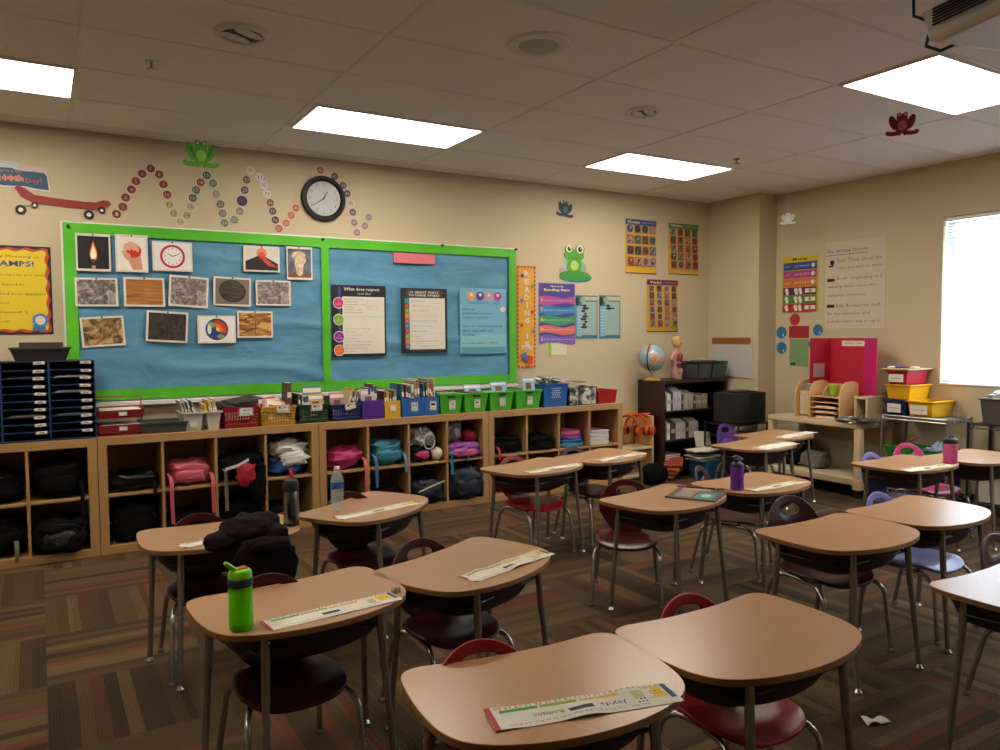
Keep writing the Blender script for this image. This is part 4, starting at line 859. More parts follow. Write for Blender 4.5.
BOOKC = ['#5a3f34', '#8a7f6f', '#a89878', '#3f4f3a', '#b5a58c', '#6a3a30', '#d0c8b8', '#39455c', '#8a5f3a', '#c2b290', '#4a5a3a', '#a83a2c', '#2f4a6a', '#c7a23c']
NM = {'#5a3f34': 'brown', '#8a7f6f': 'grey', '#a89878': 'tan', '#3f4f3a': 'dark green', '#b5a58c': 'beige', '#6a3a30': 'rust', '#d0c8b8': 'cream', '#39455c': 'slate blue', '#8a5f3a': 'orange brown', '#c2b290': 'sand', '#4a5a3a': 'olive', '#a83a2c': 'red', '#2f4a6a': 'blue', '#c7a23c': 'yellow'}
def one_book(x, y, z, th, d, h, k, lean=0.0, tilt=0.0, label='', face=False, group=None, name='book'):
    b = B(); b.box(-th/2, th/2, -d/2, d/2, 0, h, k); b.box(-th/2+.0015, th/2-.0015, -d/2+.003, d/2+.0005, .003, h-.003 + .0035, 'paper')
    b.box(-th/2-.0003, th/2+.0003, -d/2-.0006, -d/2+.002, h*.6, h*.75, 'paper' if k != '#d0c8b8' else '#8a5f3a')
    o = b.build(name, bevel=.001, smooth=0); o.location = (x, y, z); o.rotation_euler = (tilt, lean, PI if False else 0); return tag(o, label, 'book', group)
def books(x0, x1, y, z, d, h, n, seed, where, lean=0.1, group=None):
    r = random.Random(seed); pos = x0; 
    st = (x1-x0)/n
    for i in range(n):
        k = r.choice(BOOKC); th = st*r.uniform(.55, .85); hh = h*r.uniform(.85, 1.05)
        one_book(x0+st*(i+.5)-hh*math.sin(lean)*.4, y, z, th, d, hh, k, lean=lean+r.uniform(-.03, .03), label='%s book, %s from the left in the %s' % (NM[k], ordn[i], where), group=group)
def flat_books(x, y, z, w, d, n, seed, where, group=None):
    r = random.Random(seed)
    for i in range(n):
        k = r.choice(BOOKC); b = B(); t_ = .010; b.box(-w/2, w/2, -d/2, d/2, 0, t_, k); b.box(-w/2+.003, w/2+.0005, -d/2+.003, d/2-.003, .002, t_-.002, 'paper'); b.rect(0, 0, .01, .01, k)
        o = b.build('book', bevel=.001, smooth=0); o.location = (x+r.uniform(-.008, .008), y, z+i*(t_+.001)); o.rotation_euler[2] = r.uniform(-.15, .15); tag(o, '%s book lying flat, %s from the bottom in the %s' % (NM[k], ordn[i], where), 'book', group)
def bin_(name, label, u0, u1, h, col, d=.26, taper=.015, rim=.006, holes=False, lab=None, y=UF+.035, t=.004, lrot=0.0, scal=1):
    x0, x1 = xw(u0, y), xw(u1, y); w = x1-x0
    o = thing(name, label, 'bin' if 'basket' not in name else 'basket', ((x0+x1)/2, y+d/2, TZ), 0)
    if holes:
        b = B(); hw, hd = w/2, d/2
        b.open_box(-hw, hw, -hd, hd, 0, h*.18, t, col, taper=taper*.9)
        tp = taper
        def xs(z): return hw-tp*(1-z/h)
        # lattice walls
        for side in (0, 1, 2, 3):
            L = 2*(hw if side % 2 == 0 else hd); n = max(4, int(L/.020))
            for i in range(n+1):
                q = -1+2*i/n
                for zz0, zz1 in ((h*.18, h*.80),):
                    def P(q, z, out=0.0):
                        a = (hw-tp*(1-z/h)); c = (hd-tp*(1-z/h))
                        return {0: (q*a, -c, z), 2: (q*a, c, z), 1: (a, q*c, z), 3: (-a, q*c, z)}[side]
                    b.tube([P(q, zz0), P(q, zz1)], .0032, col, 4)
            for r_ in range(5):
                z = h*(.22+r_*.14); b.tube([P(-1, z), P(1, z)], .0032, col, 4)
        b.open_box(-hw, hw, -hd, hd, h*.8, h, t, col, taper=tp*.15, rim=rim)
        # inner liner bottom of box band is only a ring
        b.build('basket_body', o, smooth=0)
    else:
        b = B(); b.open_box(-w/2, w/2, -d/2, d/2, 0, h, t, col, taper=taper, rim=rim); b.build('tub', o, bevel=.002)
    if lab: label_card(o, *lab[:2], lab[2], -d/2-.004, lab[3], lab[4] if len(lab) > 4 else '', lrot)
    return o, (x0+x1)/2, y+d/2, w, d
for c in ('#a5161e', '#c79a1c', '#123f1c', '#182a70', '#45207a', '#1f5a9a', '#49b02c', '#b9b3a6'): mat(c, c, rough=.35, var=.03)
o, x, y, w, d = bin_('white_bin', 'white plastic bin of books with a scribbled front', 183, 203, .13, '#b9b3a6', rim=.01, lab=(.05, .05, .0, .05)); books(x-w*.4, x+w*.3, y, TZ+.02, .2, .2, 6, 1, 'scribbled white bin', -.25)
o, x, y, w, d = bin_('white_bin', 'plain white plastic bin of books beside the red basket', 206, 221, .13, '#b9b3a6', rim=.01); books(x-w*.4, x+w*.35, y, TZ+.02, .2, .19, 5, 2, 'plain white bin', -.15)
o, x, y, w, d = bin_('red_basket', 'red plastic basket heaped with dark folders', 224, 259, .15, '#a5161e', holes=True, lab=(.1, .062, .03, .12, 'C'))
for i, (k, lb) in enumerate((('#1f1418', 'dark maroon'), ('#2a2422', 'charcoal'), ('#453c37', 'taupe'), ('#171214', 'blackish'), ('#352d2a', 'grey brown'))):
    b = B(); b.box(-.12, .12, -.09, .09, 0, .006, k); b.box(-.118, .122, -.088, .088, .002, .004, 'paper'); q = b.build('folder', bevel=.001); q.location = (x-.04+.02*i, y-.02+.01*i, TZ+.145+.012*i); q.rotation_euler = (.1, .12*(2-i)*.5, .35*math.sin(i*2)); tag(q, '%s folder, %s from the bottom of the heap in the red basket' % (lb, ordn[i]), 'folder', 'folders in the red basket')
o, x, y, w, d = bin_('yellow_basket', 'yellow slotted basket of red and white booklets', 261, 296, .14, '#c79a1c', holes=True, lab=(.1, .06, .03, .125, 'D'))
for i in range(5):
    k = ['paper', '#b03a38', 'paper', '#c98a88', 'paper'][i]; b = B(); b.box(-.085, .085, -.002, .002, 0, .17, k); b.rect(0, 0, .01, .01, k); b.box(-.07, .07, -.0035, -.002, .1, .13, '#b03a38' if k == 'paper' else 'paper'); q = b.build('booklet', smooth=0); q.location = (x-.045+.012*i, y+.05-.035*i, TZ+.05-.006*i); q.rotation_euler = (-.5, .1*i-.2, .1); tag(q, '%s booklet, %s from the back in the yellow basket' % ('white' if k == 'paper' else ('red' if i == 1 else 'pink'), ordn[i]), 'booklet', 'booklets in the yellow basket')
one_book(x+.09, y+.02, TZ+.03, .03, .16, .28, '#5a3f34', lean=.06, label='tall brown book standing up out of the yellow basket')
o, x, y, w, d = bin_('green_basket', 'dark green slotted basket of picture books', 299, 329, .14, '#123f1c', holes=True, lab=(.09, .055, .02, .12, 'E')); books(x-w*.45, x-w*.05, y, TZ+.03, .17, .2, 4, 4, 'dark green basket', -.1)
def facing(x, y, z, w, h, k, label, tilt=-.25, rz=0.0, title=''):
    b = B(); b.box(-w/2, w/2, 0, .008, 0, h, k); b.box(-w/2+.004, w/2-.004, -.0008, 0, h*.72, h*.9, 'paper'); b.box(-w*.25, w*.2, -.0008, 0, h*.15, h*.6, '#6a4a3a'); q = b.build('picture_book', bevel=.001, smooth=0); q.location = (x, y, z); q.rotation_euler = (tilt, 0, rz); return tag(q, label, 'book')
facing(x+.045, y-.06, TZ+.07, .12, .15, '#b5905a', 'tan picture book facing out of the dark green basket'); facing(x+.05, y+.04, TZ+.08, .15, .2, '#4a7a78', 'teal picture book behind the tan one in the green basket')
o, x, y, w, d = bin_('navy_basket', 'navy blue slotted basket with a crooked label', 332, 361, .13, '#182a70', holes=True, lab=(.09, .05, .03, .115, 'F'), lrot=.15); facing(x-.03, y-.02, TZ+.07, .12, .15, '#a87878', 'dusty pink picture book facing out of the navy basket'); books(x+.02, x+.1, y, TZ+.04, .17, .21, 5, 5, 'navy basket', .25)
o, x, y, w, d = bin_('purple_box', 'deep purple magazine box with a white booklet in it', 362.5, 383.5, .15, '#45207a', taper=.0, rim=0); facing(x-.01, y-.07, TZ+.09, .13, .15, '#b5aab0', 'white and pink booklet facing out of the purple box', -.1); books(x-.02, x+.07, y+.02, TZ+.02, .16, .26, 3, 6, 'purple box', .0)
o, x, y, w, d = bin_('yellow_box', 'small yellow magazine box with a round label', 385, 400.5, .135, '#c79a1c', taper=0, rim=0, lab=(.055, .05, .0, .08)); books(x-w*.38, x+w*.38, y, TZ+.01, .18, .22, 5, 7, 'yellow box', 0)
def magbox(u0, u1, label, seed, txt):
    x0, x1 = xw(u0), xw(u1); w = x1-x0; d = .25; o = thing('blue_magazine_box', label, 'magazine box', ((x0+x1)/2, UF+.035+d/2, TZ), 0, 'blue magazine boxes')
    b = B(); pr = [(-d/2, 0), (d/2, 0), (d/2, .26), (.0, .26), (-d/2, .15)]
    for sx in (-w/2, w/2-.004): b.prism(pr, sx, sx+.004, '#1f5a9a', 'x')
    b.box(-w/2+.004, w/2-.004, -d/2, d/2, 0, .004, '#1f5a9a'); b.box(-w/2+.004, w/2-.004, -d/2, -d/2+.004, .004, .15, '#1f5a9a'); b.box(-w/2+.004, w/2-.004, d/2-.004, d/2, .004, .26, '#1f5a9a'); b.build('box', o, smooth=0)
    label_card(o, .06, .075, .01, -d/2-.004, .08, txt); books(o.location.x-w*.42, o.location.x+w*.42, UF+.17, TZ+.006, .2, .285, 6, seed, label.split(',')[0], -.05)
magbox(402, 424, 'blue magazine box beside the yellow box, books leaning', 8, 'H'); magbox(424.5, 438.5, 'narrow blue magazine box, first left of the green tubs', 9, 'I')
for i, (u0, u1, lb) in enumerate(((440, 463, 'lime green tub beside the blue magazine boxes'), (464.5, 488.5, 'lime green tub, second along from the blue magazine boxes'), (490, 514, 'lime green tub, third along from the blue magazine boxes'), (516, 542, 'lime green tub beside the tall blue basket'))):
    o, x, y, w, d = bin_('green_tub', lb, u0, u1, .165, '#49b02c', taper=.022, rim=.006, lab=(.06, .075, .005, .075, 'ABCD'[i])); o['group'] = 'lime green tubs'
    b = B(); b.box(-.035, .035, -d/2-.007, -d/2-.002, .135, .15, 'ink'); b.build('handle_slot', o, smooth=0)
    flat_books(x, y, TZ+.12, .15, .2, 5 if i < 2 else 4, 20+i, ('first green tub', 'second green tub', 'third green tub', 'last green tub')[i])
facing(xw(480), UF+.14, TZ+.14, .16, .1, '#7fa8bc', 'pale blue picture book standing in the second green tub', -.5); facing(xw(507), UF+.16, TZ+.15, .16, .1, '#6f9cb4', 'sky blue picture book standing in the third green tub', -.4); facing(xw(533), UF+.1, TZ+.15, .13, .13, '#8fb0bc', 'pale picture book with orange lettering in the last green tub', -.15)
o, x, y, w, d = bin_('tall_blue_basket', 'tall bright blue basket with diamond holes and foil on top', 544, 568, .21, '#1f5a9a', taper=.012, rim=.008, lab=None)
b = B()
for r_ in range(5):
    for c_ in range(4+(r_ % 2 == 0)):
        xx = (c_-(1.5 if r_ % 2 else 2))*.022; b.prism([(xx+.008, .09+r_*.02), (xx, .09+r_*.02+.008), (xx-.008, .09+r_*.02), (xx, .09+r_*.02-.008)], -d/2-.0035, -d/2-.001, '#9fb8d0', 'y')
b.build('hole_pattern', o, smooth=0)
for j, (dx, k, lb) in enumerate(((-.03, 'silver_wire', 'crumpled silver foil heaped on the tall blue basket'),)):
    q = B(); q.blob((0, 0, .03), (w*.85, d*.8, .08), 'foil_bright' if 'foil_bright' in MATS else 'silver_wire', seed=50, amp=.4, freq=4, flat=0); q = q.build('crumpled_foil', smooth=30); q.location = (x, y, TZ+.205); tag(q, lb, 'foil')
# folding wire basket with grey print
xa, xb = xw(569.5), xw(596.5); o = thing('folding_basket', 'black-edged folding basket with grey printed sides', 'basket', ((xa+xb)/2, UF+.17, TZ)); w = xb-xa; b = B()
for z in (.004, .165):
    b.tube([(-w/2, -.13, z), (w/2, -.13, z), (w/2, .13, z), (-w/2, .13, z)], .004, 'black_wire', 6, closed=True)
for (a, c) in ((-w/2, -.13), (w/2, -.13), (w/2, .13), (-w/2, .13), (-w*.15, -.13)): b.tube([(a, c, .004), (a, c, .165)], .004, 'black_wire', 6)
b.build('wire_frame', o); b = B(); b.open_box(-w/2+.003, w/2-.003, -.127, .127, .006, .16, .003, 'grey_print'); b.build('fabric_side', o, smooth=0); label_card(o, .05, .02, .04, -.135, .15)
for i in range(4):
    q = B(); q.box(-.09, .09, -.07, .07, 0, .004, 'paper'); q = q.build('loose_paper', smooth=0); q.location = (o.location.x-.02+.012*i, UF+.16, TZ+.175+.014*i); q.rotation_euler = (-.12, .1*math.sin(i*3), .5*math.sin(i*2)); tag(q, 'white loose paper, %s from the bottom on the folding basket' % ordn[i], 'paper', 'papers on the folding basket')
bin_('red_bin', 'small red tub at the end of the cubby shelf row', 598, 617.5, .125, '#a5161e', taper=.015, rim=.003)

# ---------------------------------------------------------------- headphone rack and bookcase
hr = thing('headphone_rack', 'small light wood rack between cubby shelf and dark bookcase', 'rack', (4.86, 5.78, 0))
for x in (0, .41): b = B(); b.box(x, x+.02, 0, .30, 0, .63, 'light_wood'); b.build('side_panel', hr, bevel=.003)
b = B(); b.prism([(0.02, 0), (.41, 0), (.41, .66), (.37, .70), (.28, .70), (.22, .73), (.12, .73), (0.02, .68)], .28, .30, 'light_wood', 'y'); b.build('back_panel', hr, bevel=.003)
for z in (.02, .30): b = B(); b.box(.02, .41, 0, .28, z, z+.02, 'cart_beige'); b.build('shelf', hr, bevel=.002)
b = B(); b.tube([(.02, .12, .63), (.43, .12, .63)], .006, 'dark_metal', 8); b.build('hanging_rod', hr)
mat('orange_plastic', '#c8480f', rough=.35)
def headphones():
    t = thing('headphones', 'x', 'headphones', (0, 0, 0))
    b = B(); b.tube([(0, .085*math.cos(a), .1*math.sin(a)-.09) for a in [PI*i/16 for i in range(17)]], .009, 'orange_plastic', 8); b.build('headband', t)
    for s in (-1, 1):
        b = B(); b.lathe([(.036, -.012), (.04, 0), (.036, .012)], 'orange_plastic', seg=18); b.xf(Matrix.Translation((0, s*.083, -.115)) @ Matrix.Rotation(PI/2, 4, 'X')); c = b.build('ear_cup', t)
        b = B(); b.lathe([(.03, 0), (.034, .012), (.02, .018)], 'rubber', seg=18); b.xf(Matrix.Translation((0, s*.07, -.115)) @ Matrix.Rotation(s*PI/2, 4, 'X')); b.build('cushion', c)
    return t
h0 = headphones()
for i, (u, lb) in enumerate(((628, 'at the end by the cubby shelf'), (636, 'second from the cubby shelf'), (643, 'third from the cubby shelf'), (650, 'second from the bookcase'), (655, 'nearest the bookcase'))):
    h = h0 if i == 0 else copy_tree(h0); x = PY(u, 430, 5.90).x; h.location = (x, 5.9, .625); h.scale = (1.3, 1.3, 1.3); h.rotation_euler = (0, 0, [.5, .7, .4, .6, .9][i]); tag(h, 'orange headphones hanging on the wood rack, %s' % lb, 'headphones', 'orange headphones')
q = B(); q.blob((0, 0, .1), (.26, .22, .2), 'cloth_black', seed=61, amp=.12, flat=0); q = q.build('black_floor_bag', smooth=60); q.location = (4.95, 5.3, 0); q.location = PZ(654, 484, 0); tag(q, 'round black bag on the floor in front of the headphone rack', 'bag')

bc = thing('dark_bookcase', 'dark reddish brown bookcase in the back corner', 'bookcase', (5.34, 5.69, 0)); W, D, H = .90, .39, .98
b = B()
for x in (0, W-.02): b = B(); b.box(x, x+.02, 0, D, 0, H, 'dark_wood'); b.build('side_panel', bc, bevel=.002)
b = B(); b.box(.02, W-.02, 0, D, H-.03, H-.0, 'dark_wood'); b.build('top', bc, bevel=.002); b = B(); b.box(.02, W-.02, D-.01, D, .02, H-.03, 'dark_wood'); b.build('back_panel', bc)
for z in (.04, .36, .655):
    b = B(); b.box(.02, W-.02, 0.003, D-.01, z, z+.02, 'dark_wood'); b.build('shelf', bc, bevel=.001)
def file_(x, z, w, h, k, label, dy=0.0, rz=0):
    b = B(); b.prism([(-.11, 0), (.11, 0), (.11, h), (-.02, h), (-.11, h*.8)], -w/2, w/2, k, 'x') if h > .15 else b.box(-w/2, w/2, -.11, .11, 0, h, k); b.rect(0, 0, .001, .001, k); b.box(-w*.35, w*.35, -.1115, -.11, h*.35, h*.55, '#a09a8e'); q = b.build('magazine_file', bevel=.001, smooth=0); q.location = (5.34+x, 5.69+.135+dy, z); tag(q, label, 'magazine file', 'files in the bookcase')
x = .065
for i, (w, h, k, n_) in enumerate(((.05, .2, 'paper', 'white'), (.025, .2, '#5a3020', 'brown'), (.055, .23, '#a8a6ac', 'lavender grey'), (.055, .23, '#a8a6ac', 'lavender grey'), (.025, .18, '#5a3020', 'brown'), (.06, .19, '#9a958c', 'grey'), (.07, .19, '#9a958c', 'grey'), (.03, .16, '#5a3020', 'brown'), (.08, .16, '#8a7f6a', 'beige'), (.08, .15, '#8a7f6a', 'beige'))):
    file_(x+w/2, .6755, w, h, k, '%s upright file, %s from the left on the upper bookcase shelf' % (n_, ordn[i])); x += w+.004
x = .065
for i, (w, h, k, n_) in enumerate(((.04, .2, 'paper', 'white'), (.075, .19, '#4a2a1c', 'brown'), (.065, .2, '#b0aaa0', 'off-white'), (.065, .2, '#b0aaa0', 'off-white'), (.04, .2, '#4a2a1c', 'brown'), (.06, .2, '#b0aaa0', 'off-white'), (.065, .2, '#b0aaa0', 'off-white'))):
    file_(x+w/2, .3805, w, h, k, '%s upright file, %s from the left on the middle bookcase shelf' % (n_, ordn[i])); x += w+.004
for i in range(9):
    b = B(); b.box(-.1, .1, -.12, .12, 0, .018, ['#8a5a5f', '#7a4a50', '#9a6a6a'][i % 3]); b.box(-.098, .1015, -.1215, .118, .004, .014, 'paper'); q = b.build('workbook', bevel=.002); q.location = (5.34+.14+.004*math.sin(i*4), 5.69+.14, .0605+.019*i); tag(q, 'dusty pink workbook, %s from the bottom in the lowest bookcase shelf' % ordn[i], 'book', 'pink workbooks in the bookcase')
for i in range(4):
    b = B(); b.box(-.11, .11, -.09, .09, 0, .02, ['#9a4020', '#7a2f18', '#b0552c', '#8a3820'][i]); b.box(-.108, .112, -.088, .088, .004, .016, 'paper'); q = b.build('orange_book', bevel=.002); p = PZ(683, 478, 0); q.location = (p.x-.14+.02*i, p.y+.05, .01+.035*i); q.rotation_euler = (0, -.35+.03*i, .3+.15*i); q.location.z += .04; tag(q, 'rusty orange book, %s from the bottom of the slumped floor pile' % ordn[i], 'book', 'orange books slumped on the floor')
p = PZ(706, 478, 0); t = thing('blue_bin', 'teal blue floor bin heaped with papers beside the bookcase', 'bin', (p.x+.03, p.y, 0)); b = B(); b.open_box(-.15, .15, -.13, .13, 0, .19, .005, '#14587a', taper=.02, rim=.008); b.build('tub', t, bevel=.003)
for i in range(7):
    q = B(); q.box(-.15, .15, -.11, .11, 0, .006, ['#b5ad9a', '#5a5248', '#c7c0a8', '#8a8070', '#2c2824', '#bdb49c', '#cfc8b4'][i]); q = q.build('paper_pad', smooth=0); q.location = (p.x-.03+.02*math.sin(i*2), p.y, .197+.016*i); q.rotation_euler = (.04*math.sin(i), .1*math.sin(i*3), .4*math.sin(i*1.7)); tag(q, 'loose pad of papers, %s from the bottom on the teal blue bin' % ordn[i], 'papers', 'papers heaped on the teal blue bin')
q = B(); q.box(-.11, .11, -.002, .002, 0, .16, '#c2baa4'); q.rect(0, 0, .01, .01, 'paper'); q = q.build('paper_folder'); q.location = (p.x+.06, p.y+.09, .30); q.rotation_euler = (-.3, .1, 0); tag(q, 'cream folder standing up behind the papers on the blue bin', 'folder')
q = B(); q.blob((0, 0, .1), (.2, .2, .2), 'cloth_black', seed=66, amp=.2, flat=0); q = q.build('black_pouch', smooth=60); q.location = (5.34+.42, 5.69+.13, .0605); tag(q, 'black pouch on the lowest bookcase shelf', 'bag')

# globe
gl = thing('globe', 'desk globe on the left end of the dark bookcase', 'globe', (PY(652, 378, 5.85).x, 5.85, H))
gl.location.z = .981; R_ = .135
b = B(); b.lathe([(.09, 0), (.09, .012), (.03, .03), (.014, .05), (.012, .075)], '#a88a3c', seg=28); b.build('base', gl)
b = B(); b.blob((0, 0, .225), (2*R_, 2*R_, 2*R_), 'globe_map', amp=0, p=2, nu=40, nv=26); b.build('sphere', gl)
b = B(); a0 = math.radians(-100)
b.tube([((R_+.012)*math.cos(a0+PI*i/20)*-.88, (R_+.012)*math.cos(a0+PI*i/20)*-.47, .225+(R_+.012)*math.sin(a0+PI*i/20)) for i in range(21)], .005, 'dark_metal', 8); b.build('meridian_arm', gl)
# torso model
tp_ = PY(676, 378, 5.86)
to = thing('anatomy_torso_model', 'pink teaching torso model with exposed organs on the bookcase', 'anatomy model', (tp_.x, 5.86, .981), .3, scale=1.13)
mat('skin_model', '#b5867a', rough=.5)
def prof(pts, ax, ay, k, nm, par, seg=26, f=None):
    b = B(); vs = []
    for (r, q, z, oy) in pts:
        for i in range(seg): a = 2*PI*i/seg; vs.append((r*math.cos(a), q*math.sin(a)+oy, z))
    n = len(pts); b.add(vs, [(j*seg+i, j*seg+(i+1) % seg, (j+1)*seg+(i+1) % seg, (j+1)*seg+i) for j in range(n-1) for i in range(seg)]+[tuple(range(seg-1, -1, -1)), tuple(range((n-1)*seg, n*seg))], k); return b.build(nm, par, smooth=60)
prof([(.055, .045, 0, 0), (.068, .05, .02, 0), (.062, .045, .07, 0), (.052, .038, .12, 0), (.06, .042, .17, 0), (.068, .044, .215, 0), (.078, .04, .235, 0), (.05, .032, .255, 0), (.024, .022, .268, 0), (.02, .02, .29, 0)], 1, 1, 'skin_model', 'torso', to)
hd = prof([(.012, .012, .285, -.01), (.028, .034, .30, -.008), (.035, .042, .325, -.004), (.040, .047, .35, 0), (.036, .044, .378, 0), (.02, .026, .394, 0), (.004, .004, .398, 0)], 1, 1, '#bd9f58', 'head', to)
b = B()
for s in (-1, 1): b.blob((s*.014, -.043, .345), (.011, .008, .008), 'paper', amp=0, p=2, nu=10, nv=6)
b.blob((0, -.05, .333), (.011, .016, .02), '#b5867a', amp=0, p=2, nu=10, nv=6); b.blob((0, -.043, .314), (.02, .008, .006), '#8a3f3a', amp=0, p=2, nu=10, nv=6); b.build('face', hd)
for (x, y, z, a, c, e, k, nm) in ((-.026, -.032, .2, .045, .035, .075, '#8a3038', 'lung'), (.028, -.032, .2, .042, .035, .07, '#7a2a34', 'lung'), (.004, -.046, .18, .032, .026, .04, '#a01f26', 'heart'), (-.012, -.04, .13, .075, .03, .035, '#6a241f', 'liver'), (0, -.038, .07, .08, .04, .07, '#b87a70', 'intestine')):
    b = B(); b.blob((x, y, z), (a, c, e), k, seed=z*50, amp=.2, freq=3, nu=16, nv=12); b.build(nm, to)
for s in (-1, 1):
    b = B(); b.tube([(s*.065, 0, .228), (s*.083, 0, .2), (s*.085, 0, .18)], [.024, .024, .02], 'skin_model', 12); b.build('upper_arm', to)
# mesh basket on the bookcase
bx_ = PY(704, 378, 5.84).x
mb = thing('wire_basket', 'black wire basket lined in grey on the bookcase top', 'basket', (bx_, 5.86, .981)); w = .185
b = B()
for z, e in ((.004, .0), (.17, .03)): b.tube([(-w-e, -.12-e, z), (w+e, -.12-e, z), (w+e, .12+e, z), (-w-e, .12+e, z)], .005, 'black_wire', 6, closed=True)
for (sx, sy) in ((-1, -1), (1, -1), (1, 1), (-1, 1), (0, -1)): b.tube([(sx*w, sy*.12, .004), (sx*(w+.03), sy*.15, .17)], .005, 'black_wire', 6)
b.build('wire_frame', mb); b = B(); b.open_box(-w-.02, w+.02, -.14, .14, .006, .16, .004, '#4a524e', taper=.025); b.build('liner', mb)
b = B(); b.box(-w-.02, w+.02, -.15, .15, .172, .18, '#3a3936'); b.box(-.1, .1, -.08, .08, .18, .188, '#6a665c'); b.build('tray_lid', mb)
q = B(); q.lathe([(.02, 0), (.045, .004), (.045, .012), (.02, .014)], '#c9c0a8', seg=20); q = q.build('tape_roll'); q.location = (bx_+.04, 5.9, 1.17); tag(q, 'cream roll of tape on the black wire basket', 'tape')
# small whiteboard on the pillar
def p_wb(b, w, h): b.sheet(w, h, 'whiteboard', .012); b.rect(0, h*.4, w*.94, h*.17, '#8a5426'); b.rect(0, -.08*h, w*.92, h*.72, 'whiteboard')
p0 = PX(731.5, 356, CX); sheet_on_right('small_whiteboard', 'small whiteboard with a cork strip hung on the corner pillar', 'whiteboard', None, 731.5, 357, 41, 40, p_wb, 0, x=CX, off=.002)
# black drawer tower on a wire cart
bt = thing('black_cart', 'low black wire cart under the black paper drawers', 'cart', (5.78, 5.19, 0)); b = B(); W, D, H2 = .50, .38, .56
for (x, y) in ((0.01, .01), (W, .01), (W, D), (.01, D)): b.tube([(x, y, .03), (x, y, H2)], .010, 'black_wire', 8)
b.build('post', bt)
for z in (.06, .3, H2-.02):
    b = B(); b.box(0, W+.01, 0, D+.01, z, z+.012, 'black_wire'); b.build('shelf', bt, bevel=.003)
dt = thing('drawer_unit', 'black stack of slim paper drawers on the low cart', 'drawer unit', (5.79, 5.2, .562)); b = B()
b.box(0, .46, 0, .26, 0, .30, 'black'); b.build('case', dt, bevel=.004)
for i in range(7):
    b = B(); b.box(.006, .225, -.008, 0, .01+i*.042, .046+i*.042, '#161514'); b.box(.235, .454, -.008, 0, .01+i*.042, .046+i*.042, '#161514'); b.box(-.006, 0, .01, .25, .01+i*.042, .046+i*.042, '#1c1a19'); b.build('drawer', dt, bevel=.002)
q = B(); q.box(-.14, .14, -.1, .1, 0, .012, '#1b1918'); q.box(-.1, .1, -.07, .07, .012, .018, '#3a3634'); q = q.build('black_tray', bevel=.003); q.location = (6.0, 5.33, .864); tag(q, 'flat black tray on top of the paper drawers', 'tray')
for i, (dx, z) in enumerate(((.08, .075), (.3, .075), (.1, .315), (.32, .315))):
    q = B(); q.box(-.08, .08, -.1, .1, 0, .14, ['#6a5f4a', '#8a8478', '#7a7468', '#a09a8e'][i]); q = q.build('storage_carton', bevel=.003); q.location = (5.82+dx, 5.36, z); tag(q, '%s carton on the %s shelf of the low black cart, %s' % (['brown', 'grey', 'taupe', 'pale grey'][i], 'bottom' if i < 2 else 'middle', 'left' if i % 2 == 0 else 'right'), 'box', 'cartons on the low black cart')

# ---------------------------------------------------------------- right wall
def p_money(b, w, h):
    b.sheet(w, h, '#c7b01c'); b.text('Money', w*.0, h*.44, h*.07, 'ink', w=w*.42, bold=.03)
    for i, k in enumerate(('#23468c', '#a83a78', '#c8702a', '#5a2444', '#4a7a2c', '#a8262a')):
        y = h*(.32-i*.152); b.rect(0, y, w*.92, h*.142, k); 
        if i < 3:
            b.text(('penny 1c', 'nickel 5c', 'dime 10c')[i], -w*.34, y, h*.03, 'paper', w=w*.16)
            for j in range(6): b.text('+', -w*.12+j*w*.07, y, h*.04, 'paper')
            b.disc(w*.36, y, w*.05, 'paper')
        else:
            for x in (-.36, -.1, .02): b.disc(x*w, y+h*.02, w*.05, 'paper'); b.disc(x*w+w*.02, y-h*.03, w*.045, 'paper')
            b.rect(w*.3, y, w*.28, h*.07, 'paper'); b.disc(w*.3, y, w*.04, '#8a8478')
sheet_on_right('money_poster', 'colourful striped Money poster on the right wall', 'poster', None, 800, 283.5, 36, 55, p_money)
def p_writing(b, w, h):
    b.sheet(w, h, '#c6b8a4', .002); g = '#6b6258'
    b.text('The Writing Process', -w*.14, h*.385, h*.05, 'ink', w=w*.7, slant=.15); b.rect(-w*.14, h*.345, w*.7, h*.006, 'ink')
    rows = [('Plan: Think about the', .28, .12), ('topic you want to write', .19, .1), ('Draft: Organizing and', .07, .14), ('writing down ideas into', -.02, -.02), ('complete sentences', -.12, -.08), ('Edit: Re-read the draft,', -.24, .14), ('fix any mistakes and', -.33, -.03), ('look for better way to say it', -.42, 0)]
    for t_, y, x in rows: b.text(t_, x*w-w*.28 if False else w*(-.3 if x > .09 else -.46), h*y, h*.045, g, align='l', w=min(w*.036*len(t_), w*(.74 if x > .09 else .88)), slant=.1)
    b.rect(-w*.4, h*.06, w*.13, h*.035, 'ink'); b.rect(-w*.4, -h*.24, w*.13, h*.035, 'ink'); b.disc(-w*.38, h*.26, w*.04, 'ink'); b.rect(-w*.4, h*.22, w*.08, h*.02, 'ink')
sheet_on_right('writing_chart', 'large handwritten The Writing Process chart paper on the right wall', 'poster', None, 854.5, 284, 60, 89, p_writing)
